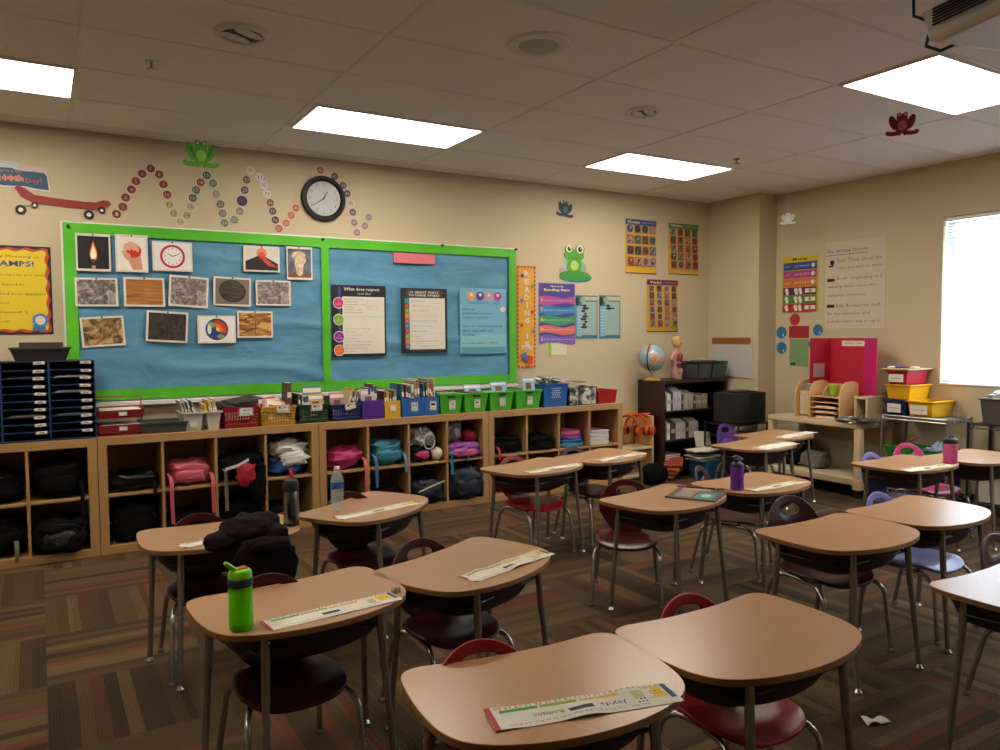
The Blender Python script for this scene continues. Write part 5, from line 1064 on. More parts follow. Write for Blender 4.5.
for (u, v, k, lb) in ((795, 319.5, '#a8262a', 'red paper disc under the Money poster'), (781.5, 332.5, '#1f6f92', 'blue paper disc left of the red card, upper one'), (781.7, 348, '#1f6f92', 'blue paper disc left of the green list, lower one'), (818, 330, '#1f6f92', 'blue paper disc right of the red card'), (813.5, 344, '#1f6f92', 'blue paper disc half hidden by the red display board')):
    def pd(b, w, h, k=k): b.lathe([(w/2, 0), (w/2, .002)], k, seg=24); b.z = .002; b.poly([(.01, -w*.2), (w*.3, -w*.4), (w*.2, -w*.1)], 'paper') if k != '#a8262a' else None
    sheet_on_right('paper_disc', lb, 'paper disc', 'paper discs on the right wall', u, v, 10, 9.5, pd)
def p_red(b, w, h): b.sheet(w, h, '#9a2026', .002)
sheet_on_right('red_card', 'plain red card above the green list on the right wall', 'card', None, 799, 332, 20, 12, p_red)
def p_list(b, w, h):
    b.sheet(w, h, '#7a9a6c', .002)
    for i in range(7):
        b.rect(0, h*(.42-i*.12), w*.92, h*.006, '#4f6a48'); b.text('center %d list' % (i+1), -w*.4, h*(.37-i*.12), h*.035, '#4a5a40', align='l', w=w*.5)
    b.rect(-w*.3, -h*.42, w*.25, h*.07, 'ink')
sheet_on_right('green_list', 'green chart sheet of handwritten lists on the right wall', 'poster', None, 799, 352.5, 19, 27.5, p_list)

RZ = -PI/2    # furniture against the right wall: local x runs towards the camera, local y into the wall
ct = thing('beige_cart', 'beige rolling cart carrying the wooden organizer', 'cart', (6.07, 5.02, 0), RZ); L, D = .98, .52
b = B(); b.box(0, L, 0, D, .61, .66, 'cart_beige'); b.build('top_shelf', ct, bevel=.008); b = B(); b.box(0, L, 0, D, .11, .17, 'cart_beige'); b.build('bottom_shelf', ct, bevel=.008)
for (x, y) in ((0, 0), (L-.06, 0), (L-.06, D-.06), (0, D-.06)):
    b = B(); b.box(x, x+.06, y, y+.06, .17, .61, 'cart_beige'); b.build('leg', ct, bevel=.006)
    b = B(); b.box(x-.005, x+.065, y-.005, y+.065, .075, .11, 'cart_beige'); b.lathe([(.035, -.012), (.035, .012)], 'rubber', seg=18); b.v[-36:] = [tuple(Matrix.Translation((x+.03, y+.03, .035)) @ Matrix.Rotation(PI/2, 4, 'Y') @ Vector(p)) for p in b.v[-36:]]; b.build('caster', ct)
for i, (x, w, h, k, lb) in enumerate(((.12, .2, .3, 'cloth_black', 'black crate of odds and ends on the lower shelf of the beige cart'), (.33, .16, .16, 'cloth_grey', 'small grey bundle on the lower shelf of the beige cart'))):
    q = B(); q.blob((0, 0, h/2), (w, .3, h), k, seed=70+i, amp=.2, flat=0, p=4); q = q.build('dark_bundle', smooth=60); q.location = (6.3, 5.02-x-.02, .171); tag(q, lb, 'bundle')
# organizer
og = thing('wooden_organizer', 'light birch desktop organizer with curved sides and paper slots', 'organizer', (6.10, 4.74, .6615), RZ); W, D, H3 = .48, .27, .35
b = B(); 
sidep = [(0, 0), (D, 0), (D, H3*.95), (D*.7, H3), (D*.3, H3*.97), (.02, H3*.8), (0, H3*.6)]
for x in (0, .155, W-.014):
    q = B(); q.prism(sidep, x, x+.014, 'light_wood', 'x'); q.build('side_panel', og, bevel=.002, smooth=30)
b.box(.014, W-.014, D-.01, D, 0, H3*.9, 'light_wood'); b.build('back_panel', og)
b = B(); b.box(.169, W-.014, 0.01, D-.01, .2, .212, 'light_wood'); 
for z in (.0, .055, .1, .15): b.box(.169, W-.014, 0.01, D-.01, z, z+.008, 'light_wood')
b.box(.014, .155, .01, D-.01, 0, .01, 'light_wood'); b.build('shelf', og)
b = B(); b.prism([(.02, .212), (D-.01, .212), (D-.01, .31), (.09, .3), (.03, .26)], .29, .3, 'light_wood', 'x'); b.build('divider', og)
for i in range(3):
    q = B(); q.box(-.1, .1, -.11, .09, 0, .012+.008*(i == 0), 'paper'); q = q.build('paper_stack', smooth=0); q.location = (6.11+.13, 4.74-.31, .6615+(.009, .064, .109)[i]); q.rotation_euler[2] = RZ; tag(q, 'white paper stack in the %s slot of the birch organizer' % ('lowest', 'second lowest', 'third')[i], 'papers')
q = B(); q.open_box(-.062, .062, -.02, .02, 0, .22, .003, 'floral_print'); q = q.build('floral_file_box', smooth=0); q.location = (6.11+.06, 4.74-.085, .6875); q.rotation_euler[2] = RZ; tag(q, 'floral print file box at the left end of the birch organizer', 'file box')
q = B()
for i in range(5): q.box(-.055, .055, -.03+i*.012, -.026+i*.012, 0, .27+.008*(i % 3), ['#8a8480', '#3a3638', 'paper', '#a09a94', '#5a5450'][i])
q = q.build('folder_bundle', smooth=0); q.location = (6.11+.13, 4.74-.085, .6875); q.rotation_euler[2] = RZ; tag(q, 'grey folders standing behind the floral file box', 'folders')
q = B(); q.lathe([(.03, 0), (.043, .09), (.040, .09), (.028, .004)], '#8ab81c', seg=24, caps=False); q.lathe([(.03, 0), (.03, .003)], '#8ab81c', seg=24); q = q.build('lime_cup'); q.location = (6.11+.07, 4.74-.36, .885); tag(q, 'lime green cup on the birch organizer', 'cup')
# red display board
pL, pR = PX(829, 337, 6.50), PX(864, 337, 6.50)
tb = thing('display_board', 'hot red folding display board with right wing painted pinker as if lit, standing on the beige cart', 'display board', (6.50, pL.y, .6615), RZ); Wd = pL.y-pR.y; Hd = 1.40-.6615
mat('hot_red', '#b01030', rough=.55); mat('hot_red_lit', '#c22868', rough=.5)  # pinker copy of the red holds the light falling on the right wing
b = B(); b.box(0.02, Wd, 0, .006, 0, Hd, 'hot_red'); b.build('center_panel', tb, smooth=0)
b = B(); R1 = Matrix.Translation((0.02, 0, 0)) @ Matrix.Rotation(math.radians(83), 4, 'Z'); b.box(-.26, 0, 0, .006, 0, Hd, 'hot_red', R=R1)
for (z0, z1) in ((.05, .33), (.37, .5)): b.box(-.22, -.08, -.003, 0, z0, z1, '#b09aa0', R=R1)
for i in range(5): b.box(-.2, -.1, -.004, -.003, .09+i*.045, .094+i*.045, 'ink', R=R1)
b.build('left_wing', tb, smooth=0)
b = B(); R2 = Matrix.Translation((Wd, 0, 0)) @ Matrix.Rotation(math.radians(-28), 4, 'Z'); b.box(0, .22, 0, .006, 0, Hd, 'hot_red_lit', R=R2); b.build('right_wing', tb, smooth=0)
b = B(); b.sheet(.24, .05, 'paper', .002); b.text('Writing Center', 0, 0, .026, 'ink', w=.18, slant=.15); b.xf(Matrix.Translation((Wd*.72, -.003, Hd-.05)) @ RB); b.build('title_strip', tb, smooth=0)
# beige riser box behind the organizer
rb_ = thing('beige_riser', 'small beige open-front paper riser at the end of the beige cart', 'riser', (6.2, 4.19, .6615), RZ); b = B(); b.box(0, .13, 0, .3, .2, .22, 'cart_beige'); b.box(0, .02, 0, .3, 0, .2, 'cart_beige'); b.box(.11, .13, 0, .3, 0, .2, 'cart_beige'); b.build('case', rb_, bevel=.004)
for i in range(4):
    q = B(); q.box(-.04, .04, -.1, .1, 0, .012, ['#6a4a3a', '#a09080', '#5a3030', '#8a7a6a'][i]); q = q.build('small_pad', smooth=0); q.location = (6.33, 4.19-.065, .663+.014*i); q.rotation_euler[2] = RZ; tag(q, '%s pad, %s from the bottom inside the beige riser' % (('brown', 'tan', 'maroon', 'taupe')[i], ordn[i]), 'pad', 'pads in the beige riser')
q = B(); q.blob((0, 0, .02), (.2, .34, .05), 'silver_wire', seed=80, amp=.5, freq=4, flat=0); q = q.build('crinkled_plastic', smooth=25); q.location = (6.09+.06, 4.12, .6615); tag(q, 'crinkled clear plastic sheet spilling off the beige cart corner', 'plastic sheet')

def wire_rack(x, y, L, D, zs, H, k, label, rz=RZ):
    t = thing('wire_shelf', label, 'wire shelf', (x, y, 0), rz)
    for (a, c) in ((0, 0), (L, 0), (L, D), (0, D)):
        b = B(); b.tube([(a, c, .0), (a, c, H)], .011, k, 10); b.lathe([(.016, 0), (.016, .02)], 'rubber', (a, c, 0), seg=10); b.build('post', t)
    for z in zs:
        b = B()
        for zz in (z, z-.028):
            b.tube([(0, 0, zz), (L, 0, zz), (L, D, zz), (0, D, zz)], .004, k, 6, closed=True)
        n = int(L/.025)
        for i in range(n+1): b.tube([(L*i/n, 0, z), (L*i/n, D, z)], .0025, k, 4)
        m = int(L/.05)
        for yy in (0, D):
            b.tube([(L*i/m/2, yy, z-(.028 if i % 2 else 0)) for i in range(2*m+1)], .0025, k, 4)
        mm = int(D/.05)
        for xx in (0, L): b.tube([(xx, D*i/mm/2, z-(.028 if i % 2 else 0)) for i in range(2*mm+1)], .0025, k, 4)
        b.build('shelf', t)
    return t
wire_rack(6.27, 3.975, .57, .345, (.735, .37, .1), .745, 'silver_wire', 'silver wire shelf carrying the stacked red, yellow and blue tubs')
wire_rack(6.29, 3.255, .9, .33, (.72, .37, .1), .735, 'black_wire', 'black wire shelf under the window')
ZS = .741
def tub(label, y0, y1, x0, x1, z, h, k, kr, lab=None, txt=''):
    L = y0-y1; D = x1-x0; t = thing('storage_tub', label, 'tub', (x0, y0, z), RZ, 'storage tubs on the silver wire shelf')
    b = B(); b.open_box(0, L, 0, D, 0, h, .004, k, taper=.018, rim=.0); b.build('tub', t, bevel=.003)
    b = B()
    for (p, q, r, w) in ((-.01, L+.01, -.01, .004), (-.01, L+.01, D-.004, D+.01), (-.01, .004, .004, D-.004), (L-.004, L+.01, .004, D-.004)): b.box(p, q, r, w, h-.014, h, kr)
    b.build('rim', t, bevel=.003)
    if lab: 
        q = B(); q.sheet(lab, h*.55, 'paper', .002); q.text(txt, 0, 0, h*.14, 'ink', w=lab*.7); q.xf(Matrix.Translation((L/2, .006, h*.45)) @ RB @ Matrix.Identity(4)); q.v = [(a, c-.02, e) for a, c, e in q.v]; q.build('label_card', t, smooth=0)
mat('tub_yellow', '#d8a010', rough=.35); mat('tub_blue', '#14205f', rough=.4); mat('tub_red', '#b01838', rough=.35)
tub('dark blue tub on the silver wire shelf with a white label', 3.965, 3.765, 6.29, 6.6, ZS, .135, 'tub_blue', 'tub_blue', .12, 'Writing')
tub('yellow tub beside the dark blue tub with a pale label', 3.75, 3.535, 6.28, 6.61, ZS, .135, 'tub_yellow', 'tub_yellow', .14, 'Journals')
tub('yellow tub standing on the dark blue tub', 3.955, 3.735, 6.29, 6.6, ZS+.137, .125, 'tub_yellow', 'tub_yellow')
tub('red tub with a label, topmost of its stack', 3.945, 3.76, 6.29, 6.6, ZS+.264, .12, 'tub_red', 'tub_red', .13, 'Centers')
q = B(); q.box(0, .25, 0, .38, 0, .012, '#c2a070'); q = q.build('cardboard_lid', bevel=.004); q.location = (6.26, 3.98, ZS+.386); q.rotation_euler[2] = RZ; tag(q, 'flat tan lid lying over the red tub', 'lid')
for i, (k, nm) in enumerate((('paper', 'white'), ('#2f4a9a', 'blue'), ('#8a3a3a', 'dark red'), ('paper', 'creased white'))):
    q = B(); q.blob((0, 0, .008), (.08, .06, .018), k, seed=90+i, amp=.4, freq=3, flat=0, nu=14, nv=8); q = q.build('scrap', smooth=30); q.location = (6.34+.03*i, 3.93-.05*i, ZS+.399); tag(q, '%s paper scrap on the tan lid' % nm, 'scrap', 'scraps on the tan lid')
# things on lower shelf of the silver rack
t = thing('green_tray', 'bright green tray of craft supplies on the middle wire shelf', 'tray', (6.29, 3.95, .374), RZ); b = B(); b.open_box(0, .52, 0, .3, 0, .09, .004, '#1f8a2c', taper=.015, rim=.005); b.build('tray_body', t)
for i, (k, x, y, s, nm) in enumerate((('#a8262a', .2, .1, .07, 'red'), ('#2f3f8a', .3, .1, .06, 'blue'), ('#c7a23c', .08, .1, .06, 'yellow'), ('#8fa8c0', .4, .14, .1, 'pale blue'), ('#b9b3a6', .28, .2, .06, 'cream'))):
    q = B(); q.blob((0, 0, s*.7), (s*1.5, s*1.3, s*1.4), k, seed=95+i, amp=.3, freq=2.5, flat=0); q = q.build('craft_bundle', smooth=50); q.location = (6.29+y, 3.95-x, .379); tag(q, '%s craft bundle in the bright green tray' % nm, 'craft supplies', 'craft supplies in the green tray')
q = B(); q.tube([(0, 0, 0), (.02, -.17, .1)], .008, '#b02a2a', 8); q = q.build('red_marker'); q.location = (6.36, 3.88, .46); tag(q, 'long red marker sticking out of the bright green tray', 'marker')
q = B(); q.box(-.05, .05, -.03, .03, 0, .03, '#d8b020'); q = q.build('yellow_box', bevel=.003); q.location = (6.56, 3.9, .62); q.location.z = .374; tag(q, 'small yellow box at the back of the middle wire shelf', 'box')
for i, (k, x, lb) in enumerate((('#b9b3a6', .18, 'white lidded bin on the lower shelf of the black wire shelf'), ('#a01c30', .45, 'red bin on the lower shelf of the black wire shelf'))):
    q = B(); q.open_box(-.12, .12, -.13, .13, 0, .2, .004, k, taper=.015, rim=.008); q = q.build('floor_bin', bevel=.003); q.location = (6.45, 3.255-x, .105); tag(q, lb, 'bin')
t = thing('blue_floor_bin', 'dark blue bin on the lower silver wire shelf', 'bin', (6.44, 3.58, .105)); b = B(); b.open_box(-.13, .13, -.13, .13, 0, .2, .004, 'tub_blue', taper=.01, rim=.006); b.build('tub', t)
for i in range(6):
    q = B(); q.blob((0, 0, .03), (.09, .1, .07), ['#a8803a', '#2a2a2c', '#7a3a2c', '#8a8478', '#3f5a3a', '#b5a58c'][i], seed=110+i, amp=.4, freq=3, flat=0); q = q.build('toy_piece', smooth=40); q.location = (6.33+.12*(i % 2), 3.93-.085*i*.7, .105); tag(q, '%s toy piece on the bottom wire shelf' % ['tan', 'black', 'rust', 'grey', 'dark green', 'cream'][i], 'toy', 'toy pieces on the bottom wire shelf')
gb = PX(985, 422, 6.36); t = thing('grey_bin', 'dark grey bin of bagged things on the black wire shelf', 'bin', (6.45, 3.19, .726), 0); b = B(); b.open_box(-.13, .13, -.34, .0, 0, .2, .005, '#4a4140', taper=.02, rim=.008); b.build('tub', t, bevel=.003)
q = B(); q.blob((0, 0, .04), (.2, .26, .1), 'pale_bag', seed=120, amp=.4, freq=3, flat=0); q = q.build('plastic_bag', smooth=40); q.location = (6.45, 3.02, .90); tag(q, 'pale plastic bag showing above the dark grey bin', 'bag')
t = thing('potted_greenery', 'dark spiky plant between red bits on the black wire shelf', 'plant', (6.42, 3.06, .374)); b = B(); b.lathe([(.04, 0), (.055, .08)], '#8a1f26', seg=18); b.build('pot', t)
b = B()
for i in range(16):
    a = i*2.4; b.tube([(0, 0, .07), (.04*math.cos(a), .04*math.sin(a), .13), (.09*math.cos(a), .09*math.sin(a), .15+.03*math.sin(i))], [.004, .004, .001], '#22301c', 5)
b.build('leaves', t)

# ---------------------------------------------------------------- desks
mat('desk_top_edge', '#5c3d24', rough=.6)
OUT = [(0, .232), (.12, .236), (.22, .25), (.27, .255), (.31, .238), (.33, .19), (.337, .08), (.335, -.02), (.32, -.11), (.28, -.175), (.2, -.222), (.1, -.25), (0, -.258)]
OUT = OUT+[(-x, y) for x, y in OUT[-2:0:-1]]
OUT = [(x, y*.95) for x, y in OUT][::-1]
def dense(O, n=4):
    N = len(O); r = []
    for i in range(N):
        p0, p1, p2, p3 = O[i-1], O[i], O[(i+1) % N], O[(i+2) % N]
        for k in range(n):
            t = k/n; r.append(tuple(.5*((2*p1[c])+(-p0[c]+p2[c])*t+(2*p0[c]-5*p1[c]+4*p2[c]-p3[c])*t*t+(-p0[c]+3*p1[c]-3*p2[c]+p3[c])*t**3) for c in (0, 1)))
    return r
OD = dense(OUT); DZ = .58
if sum(OD[i-1][0]*OD[i][1]-OD[i][0]*OD[i-1][1] for i in range(len(OD))) < 0: OD = OD[::-1]
def make_desk():
    t = thing('student_desk', 'x', 'desk', (0, 0, 0))
    b = B(); n = len(OD); th = .019
    vs = []; rings = [(1, -th), (1.0, -.002), (.9965, 0)]
    for s, z in rings: vs += [(x*s, y*s, DZ+z) for x, y in OD]
    b.add(vs, [tuple(range(n-1, -1, -1))], 'desk_edge'); b.add([], [], 'desk_edge')
    o0 = 0
    for r in range(2):
        for i in range(n): b.f.append((r*n+i, r*n+(i+1) % n, (r+1)*n+(i+1) % n, (r+1)*n+i)); b.mi.append(b.m('desk_edge' if r == 0 else 'desk_laminate'))
    b.f.append(tuple(range(2*n, 3*n))); b.mi.append(b.m('desk_laminate'))
    b.build('desktop', t, smooth=25)
    b = B(); vs = []; lv = [(.84, 0), (.82, -.03), (.77, -.07), (.68, -.105), (.5, -.128), (.2, -.135)]
    for s, z in lv: vs += [(x*s, (y-.0)*s*.94+.01, DZ-th-.0005+z) for x, y in OD]
    b.add(vs, [(r*n+(i+1) % n, r*n+i, (r+1)*n+i, (r+1)*n+(i+1) % n) for r in range(len(lv)-1) for i in range(n)]+[tuple(range((len(lv)-1)*n, len(lv)*n))[::-1], tuple(range(0, n))], 'maroon_bin')
    b.build('book_box', t, smooth=50)
    for (tx, ty, fx, fy) in ((-.19, -.165, -.215, -.215), (.19, -.165, .215, -.215), (-.27, .13, -.292, .165), (.27, .13, .292, .165)):
        b = B(); m = (.35, ); b.tube([(tx, ty, DZ-th), (tx*.7+fx*.3, ty*.7+fy*.3, .36)], .0135, 'chrome', 12); b.tube([(tx*.7+fx*.3, ty*.7+fy*.3, .37), (fx, fy, .022)], .0115, 'chrome', 12); 
        lg = b.build('leg', t)
        b = B(); b.lathe([(.017, 0), (.018, .006), (.012, .014), (.006, .024)], 'chrome', (fx, fy, 0), seg=14); b.build('glide', lg)
    b = B()
    for s in (-1, 1): b.tube([(s*.275, .12, .50), (s*.255, -.02, .50), (s*.2, -.16, .50)], .006, 'dark_metal', 8)
    b.tube([(-.2, -.16, .505), (.2, -.16, .505)], .006, 'dark_metal', 8); b.build('stretcher', t)
    return t
DK = {'A': (1.062, 1.531, -.123), 'B': (1.735, 1.493, -.004), 'C': (.728, 2.471, .088), 'D': (1.4, 2.529, .383), 'N': (3.675, 2.094, .073), 'M': (2.994, 2.056, .002), 'G': (2.808, 4.192, .25), 'H': (3.466, 4.294, .282),
      'I': (2.857, 2.996, .205), 'J': (3.557, 3.014, .077), 'F': (1.438, 3.668, .589), 'K': (4.821, 4.073, .179), 'L': (5.41, 4.367, .132), 'O': (4.942, 2.925, .027), 'E': (.673, 3.532, -.022), 'P': (5.6, 2.82, .02), 'Q': (2.915, 1.235, .0)}
DL = {'A': 'student desk in the front row with the Jayda name strip', 'B': 'bare student desk in the front row, right of the name strip desk', 'C': 'student desk holding the green bottle', 'D': 'student desk with a name strip, between green bottle desk and bare front desk', 'E': 'student desk under the dark jacket and steel thermos', 'F': 'student desk with the clear water bottle', 'G': 'student desk with a name strip above a bright red chair seat, near the cubbies', 'H': 'student desk nearest the headphone rack', 'I': 'student desk with a green and black magazine', 'J': 'student desk with the purple bottle', 'K': 'student desk with white papers, in front of the farthest desk', 'L': 'farthest student desk, beside the beige cart', 'M': 'bare student desk with a small dark scratch, maroon chair behind it', 'N': 'bare student desk with strong window glare, in the middle of the right side', 'O': 'student desk with the pink bottle', 'P': 'student desk behind the pink bottle, in front of the wire shelves', 'Q': 'bright glaring student desk cut off by the right edge, nearest the camera there'}
d0 = make_desk()
for i, k in enumerate(DK):
    o = d0 if i == 0 else copy_tree(d0); x, y, a = DK[k]; o.location = (x, y, 0); o.rotation_euler = (0, 0, a); tag(o, DL[k], 'desk', 'student desks')

# ---------------------------------------------------------------- chairs
for k, c in (('chair_red', '#8e1418'), ('chair_maroon', '#3a1012'), ('chair_brown', '#4a1a16'), ('chair_purple', '#4f2c6a'), ('chair_lavender', '#6f6ab0'), ('chair_pink', '#b02a5a')):  # purple and lavender put bluish window glare on maroon chairs into their colour
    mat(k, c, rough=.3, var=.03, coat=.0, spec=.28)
def make_chair(km):
    t = thing('school_chair', 'x', 'chair', (0, 0, 0))
    # backrest: arch with a hand hole, curved around the sitter
    N = 40; hc = (0, .562); out = []; hole = []
    for i in range(N):
        a = 2*PI*i/N; dx, dz = math.cos(a), math.sin(a)
        hole.append((hc[0]+  .06*math.copysign(abs(dx)**.8, dx), hc[1]+.026*math.copysign(abs(dz)**.8, dz)))
        lo, hi = 0, .4
        for _ in range(30):
            m = (lo+hi)/2; x = hc[0]+dx*m; z = hc[1]+dz*m
            if z > .455: ok = (abs(x)/.162)**2.05+((z-.455)/.168)**2.05 < 1
            elif z > .335:
                wv = .162-.065*min(1, (.455-z)/.1)**1.2; ok = abs(x) < wv
            else: ok = False
            if ok: lo = m
            else: hi = m
        out.append((hc[0]+dx*lo, hc[1]+dz*lo))
    def pos(x, z): return (x, .165+.22*(z-.33)-.9*x*x-.25*max(0, .40-z), z)
    b = B(); rings = 5; vs = []
    for r in range(rings+1):
        q = r/rings
        for i in range(N): vs.append(pos(hole[i][0]*(1-q)+out[i][0]*q, hole[i][1]*(1-q)+out[i][1]*q))
    b.add(vs, [(r*N+i, r*N+(i+1) % N, (r+1)*N+(i+1) % N, (r+1)*N+i) for r in range(rings) for i in range(N)], km)
    o = b.build('backrest', t, solid=.012, smooth=80); md = o.modifiers.new('bevel', 'BEVEL'); md.width = .004; md.segments = 2; md.limit_method = 'ANGLE'
    # seat
    def seat(u, v):
        a, c = u*2-1, v*2-1
        rr = max(abs(a), abs(c)); L = math.hypot(a, c) or 1; s = rr/ (abs(a/L)**3.2+abs(c/L)**3.2)**(1/3.2) if rr > 0 else 0
        x, y = a/L*s, c/L*s
        zz = .328-.012*math.exp(-(x*x+y*y)*2)+(.01*x*x) - .03*max(0, -y-.55)**1.5*2 + .03*max(0, y-.7)*(1-x*x)
        return (x*.172*(1-.1*max(0, y)), y*.175, zz)
    b = B(); b.grid(seat, 22, 22, km); o = b.build('seat', t, solid=.014, smooth=80); md = o.modifiers.new('bevel', 'BEVEL'); md.width = .004; md.segments = 2; md.limit_method = 'ANGLE'
    for s in (-1, 1):
        def arc(p0, p1, p2, n=6): return [tuple((1-q)**2*p0[c]+2*q*(1-q)*p1[c]+q*q*p2[c] for c in range(3)) for q in [i/n for i in range(n+1)]]
        b = B(); b.tube([(s*.13, 0, .30)]+arc((s*.14, -.06, .302), (s*.175, -.145, .31), (s*.178, -.165, .25))+[(s*.19, -.19, .02)], .0105, 'chrome', 10); lg = b.build('leg', t)
        b = B(); b.lathe([(.015, 0), (.015, .008), (.011, .02)], 'chrome', (s*.19, -.19, 0), seg=12); b.build('glide', lg)
        b = B(); b.tube([(s*.12, .0, .30)]+arc((s*.13, .08, .305), (s*.15, .14, .312), (s*.158, .165, .25))+[(s*.18, .215, .02)], .0105, 'chrome', 10); lg = b.build('leg', t)
        b = B(); b.lathe([(.015, 0), (.015, .008), (.011, .02)], 'chrome', (s*.18, .215, 0), seg=12); b.build('glide', lg)
    b = B(); b.tube([(-.13, -.05, .303), (.13, -.05, .303)], .009, 'chrome', 8); b.tube([(-.13, .08, .303), (.13, .08, .303)], .009, 'chrome', 8); b.build('seat_rail', t)
    return t
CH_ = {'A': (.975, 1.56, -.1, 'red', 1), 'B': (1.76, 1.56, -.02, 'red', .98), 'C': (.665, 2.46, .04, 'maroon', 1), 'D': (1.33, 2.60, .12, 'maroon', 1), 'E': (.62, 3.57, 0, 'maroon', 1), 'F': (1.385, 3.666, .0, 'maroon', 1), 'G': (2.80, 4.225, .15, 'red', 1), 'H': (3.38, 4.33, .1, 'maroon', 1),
       'I': (2.753, 3.225, -.70, 'brown', .98), 'J': (3.62, 3.24, .5, 'maroon', 1), 'K': (4.77, 4.1, .2, 'purple', .97), 'L': (5.42, 4.73, .15, 'purple', 1), 'M': (3.10, 2.23, -.12, 'maroon', 1.05), 'N': (3.71, 2.14, .05, 'lavender', 1), 'O': (4.9, 2.96, .05, 'lavender', 1), 'P': (5.47, 3.09, -.25, 'pink', 1), 'Q': (3.32, 1.39, .0, 'brown', 1.0)}
CL = {'A': 'red chair at the front desk with the Jayda name strip', 'B': 'red chair at the bare front desk', 'C': 'maroon chair tucked under the green bottle desk', 'D': 'dark maroon chair turned under the desk behind the front red chair', 'E': 'maroon chair behind the desk with the dark jacket', 'F': 'maroon chair tucked under the water bottle desk', 'G': 'bright red chair under a desk near the cubby shelves', 'H': 'dark maroon chair under the desk nearest the headphone rack', 'I': 'brown maroon chair facing the camera under the magazine desk', 'J': 'maroon chair with glossy glare behind the purple bottle desk', 'K': 'chair painted purple for window glare, whose handle just shows over the white papers desk', 'L': 'chair painted purple for window glare, pulled back at the farthest desk', 'M': 'maroon chair with a tall visible back at the scratched desk', 'N': 'chair painted lavender for window glare, under the glaring desk in the middle of the right side', 'O': 'chair painted lavender for window glare, behind the pink bottle desk', 'P': 'pink chair in front of the wire shelves', 'Q': 'brown maroon chair cut off by the right edge'}
proto = {}
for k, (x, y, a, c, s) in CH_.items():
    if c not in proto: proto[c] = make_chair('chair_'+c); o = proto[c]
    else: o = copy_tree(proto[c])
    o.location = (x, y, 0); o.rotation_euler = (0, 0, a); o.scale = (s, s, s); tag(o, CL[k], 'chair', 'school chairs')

# ---------------------------------------------------------------- name strips
def strip_tag(L, R, name, label, wd=.095, wob=.004, seed=0, plain=False):
    a, c = PZ(*L, DZ), PZ(*R, DZ); d = (a-c); ln = d.length; ang = math.atan2(d.y, d.x)
    b = B(); z = .0015
    def w_(x, y): return .001+wob*max(0, noise.noise(Vector((x*9+seed, y*14, seed*1.7))))
    def g(u, v): x = (u-.5)*ln; y = (v-.5)*wd; return (x, y, w_(x, y))
    b.grid(g, 30, 6, 'paper')
    def R_(x, y, w, h, k, zz):     # strip printed on the paper, following its waves
        n = max(2, int(w/ln*24)); vs = []
        for i in range(n+1):
            xx = x-w/2+w*i/n; vs += [(xx, y-h/2, w_(xx, y-h/2)+zz), (xx, y+h/2, w_(xx, y+h/2)+zz)]
        b.add(vs, [(2*i, 2*i+2, 2*i+3, 2*i+1) for i in range(n)], k)
    def T_(s, x, y, h, k, w, slant=0, bold=0):
        v, f, tw, th = text_mesh(s, bold); pts = []
        for p, q in v:
            xx = x+(p/tw-.5)*w+(q/th)*h*slant; yy = y+(q/th-.5)*h; pts.append((xx, yy, w_(xx, yy)+.0009))
        b.add(pts, f, k)
    if not plain:
        R_(ln*.485, 0, ln*.03, wd, '#a5262c', .0004)             # the red end, then the alphabet and number line
        R_(ln*.33, -wd*.3, ln*.2, wd*.13, '#4a8a2a', .0004); R_(ln*.12, -wd*.3, ln*.2, wd*.13, '#8a9a2a', .0004); R_(-ln*.1, -wd*.28, ln*.22, wd*.13, '#c9a44a', .0004)
        R_(-ln*.4, -wd*.12, ln*.1, wd*.55, '#d8b81c', .0004); R_(-ln*.475, -wd*.1, ln*.03, wd*.7, '#24366a', .0004)
        R_(ln*.03, wd*.12, ln*.13, wd*.2, '#1d1a18', .0004)
        R_(-ln*.3, -wd*.1, ln*.06, wd*.3, '#b5b07a', .0004)
        if name: T_(name, -ln*.15, wd*.1, wd*.22, 'ink', ln*.15, .15); T_('Romano', ln*.2, wd*.1, wd*.2, 'ink', ln*.16, .15)
        T_('Aa Bb Cc Dd Ee Ff Gg Hh Ii Jj Kk Ll Mm', ln*.05, wd*.36, wd*.09, '#6a6458', ln*.75); T_('0 1 2 3 4 5 6 7 8 9 10 11 12 13 14 15 16 17 18 19 20', 0, -wd*.42, wd*.09, 'ink', ln*.9)
        T_('123', -ln*.4, -wd*.1, wd*.2, '#8a6a1c', ln*.06)
        for i in range(6): R_(-ln*(.32-.02*(i % 3)), wd*(.1+.12*(i//3)), ln*.01, wd*.06, 'ink', .0004)
    o = b.build('name_strip' if not plain else 'white_sheet', smooth=60, solid=0); o.location = ((a+c)/2).x, ((a+c)/2).y, DZ+.0006; o.rotation_euler[2] = ang
    return tag(o, label, 'name strip' if not plain else 'paper', 'paper name strips on the desks' if not plain else None)
strip_tag((489, 722), (674, 692), 'Jayda', 'crumpled name strip reading Jayda on the front desk', wob=.012, seed=1, wd=.10)
strip_tag((264, 627), (396, 596), '', 'name strip on the desk with the green bottle', wob=.004, seed=2)
strip_tag((467, 580), (546, 552), '', 'creased name strip on the turned desk behind the front row', wob=.016, seed=3)
strip_tag((180, 547), (292, 523), '', 'name strip half under the dark jacket', wob=.002, seed=4, wd=.085)
strip_tag((336, 519), (420, 502), '', 'name strip in front of the clear water bottle', wob=.003, seed=5, wd=.085)
strip_tag((526, 473), (578, 464.5), '', 'name strip on the desk above the bright red chair', wob=.01, seed=6)
strip_tag((598, 461), (642, 453), '', 'name strip on the desk nearest the headphone rack', wob=.01, seed=7)
strip_tag((749, 491), (803, 481), '', 'name strip on the desk with the purple bottle', wob=.002, seed=8, wd=.085)
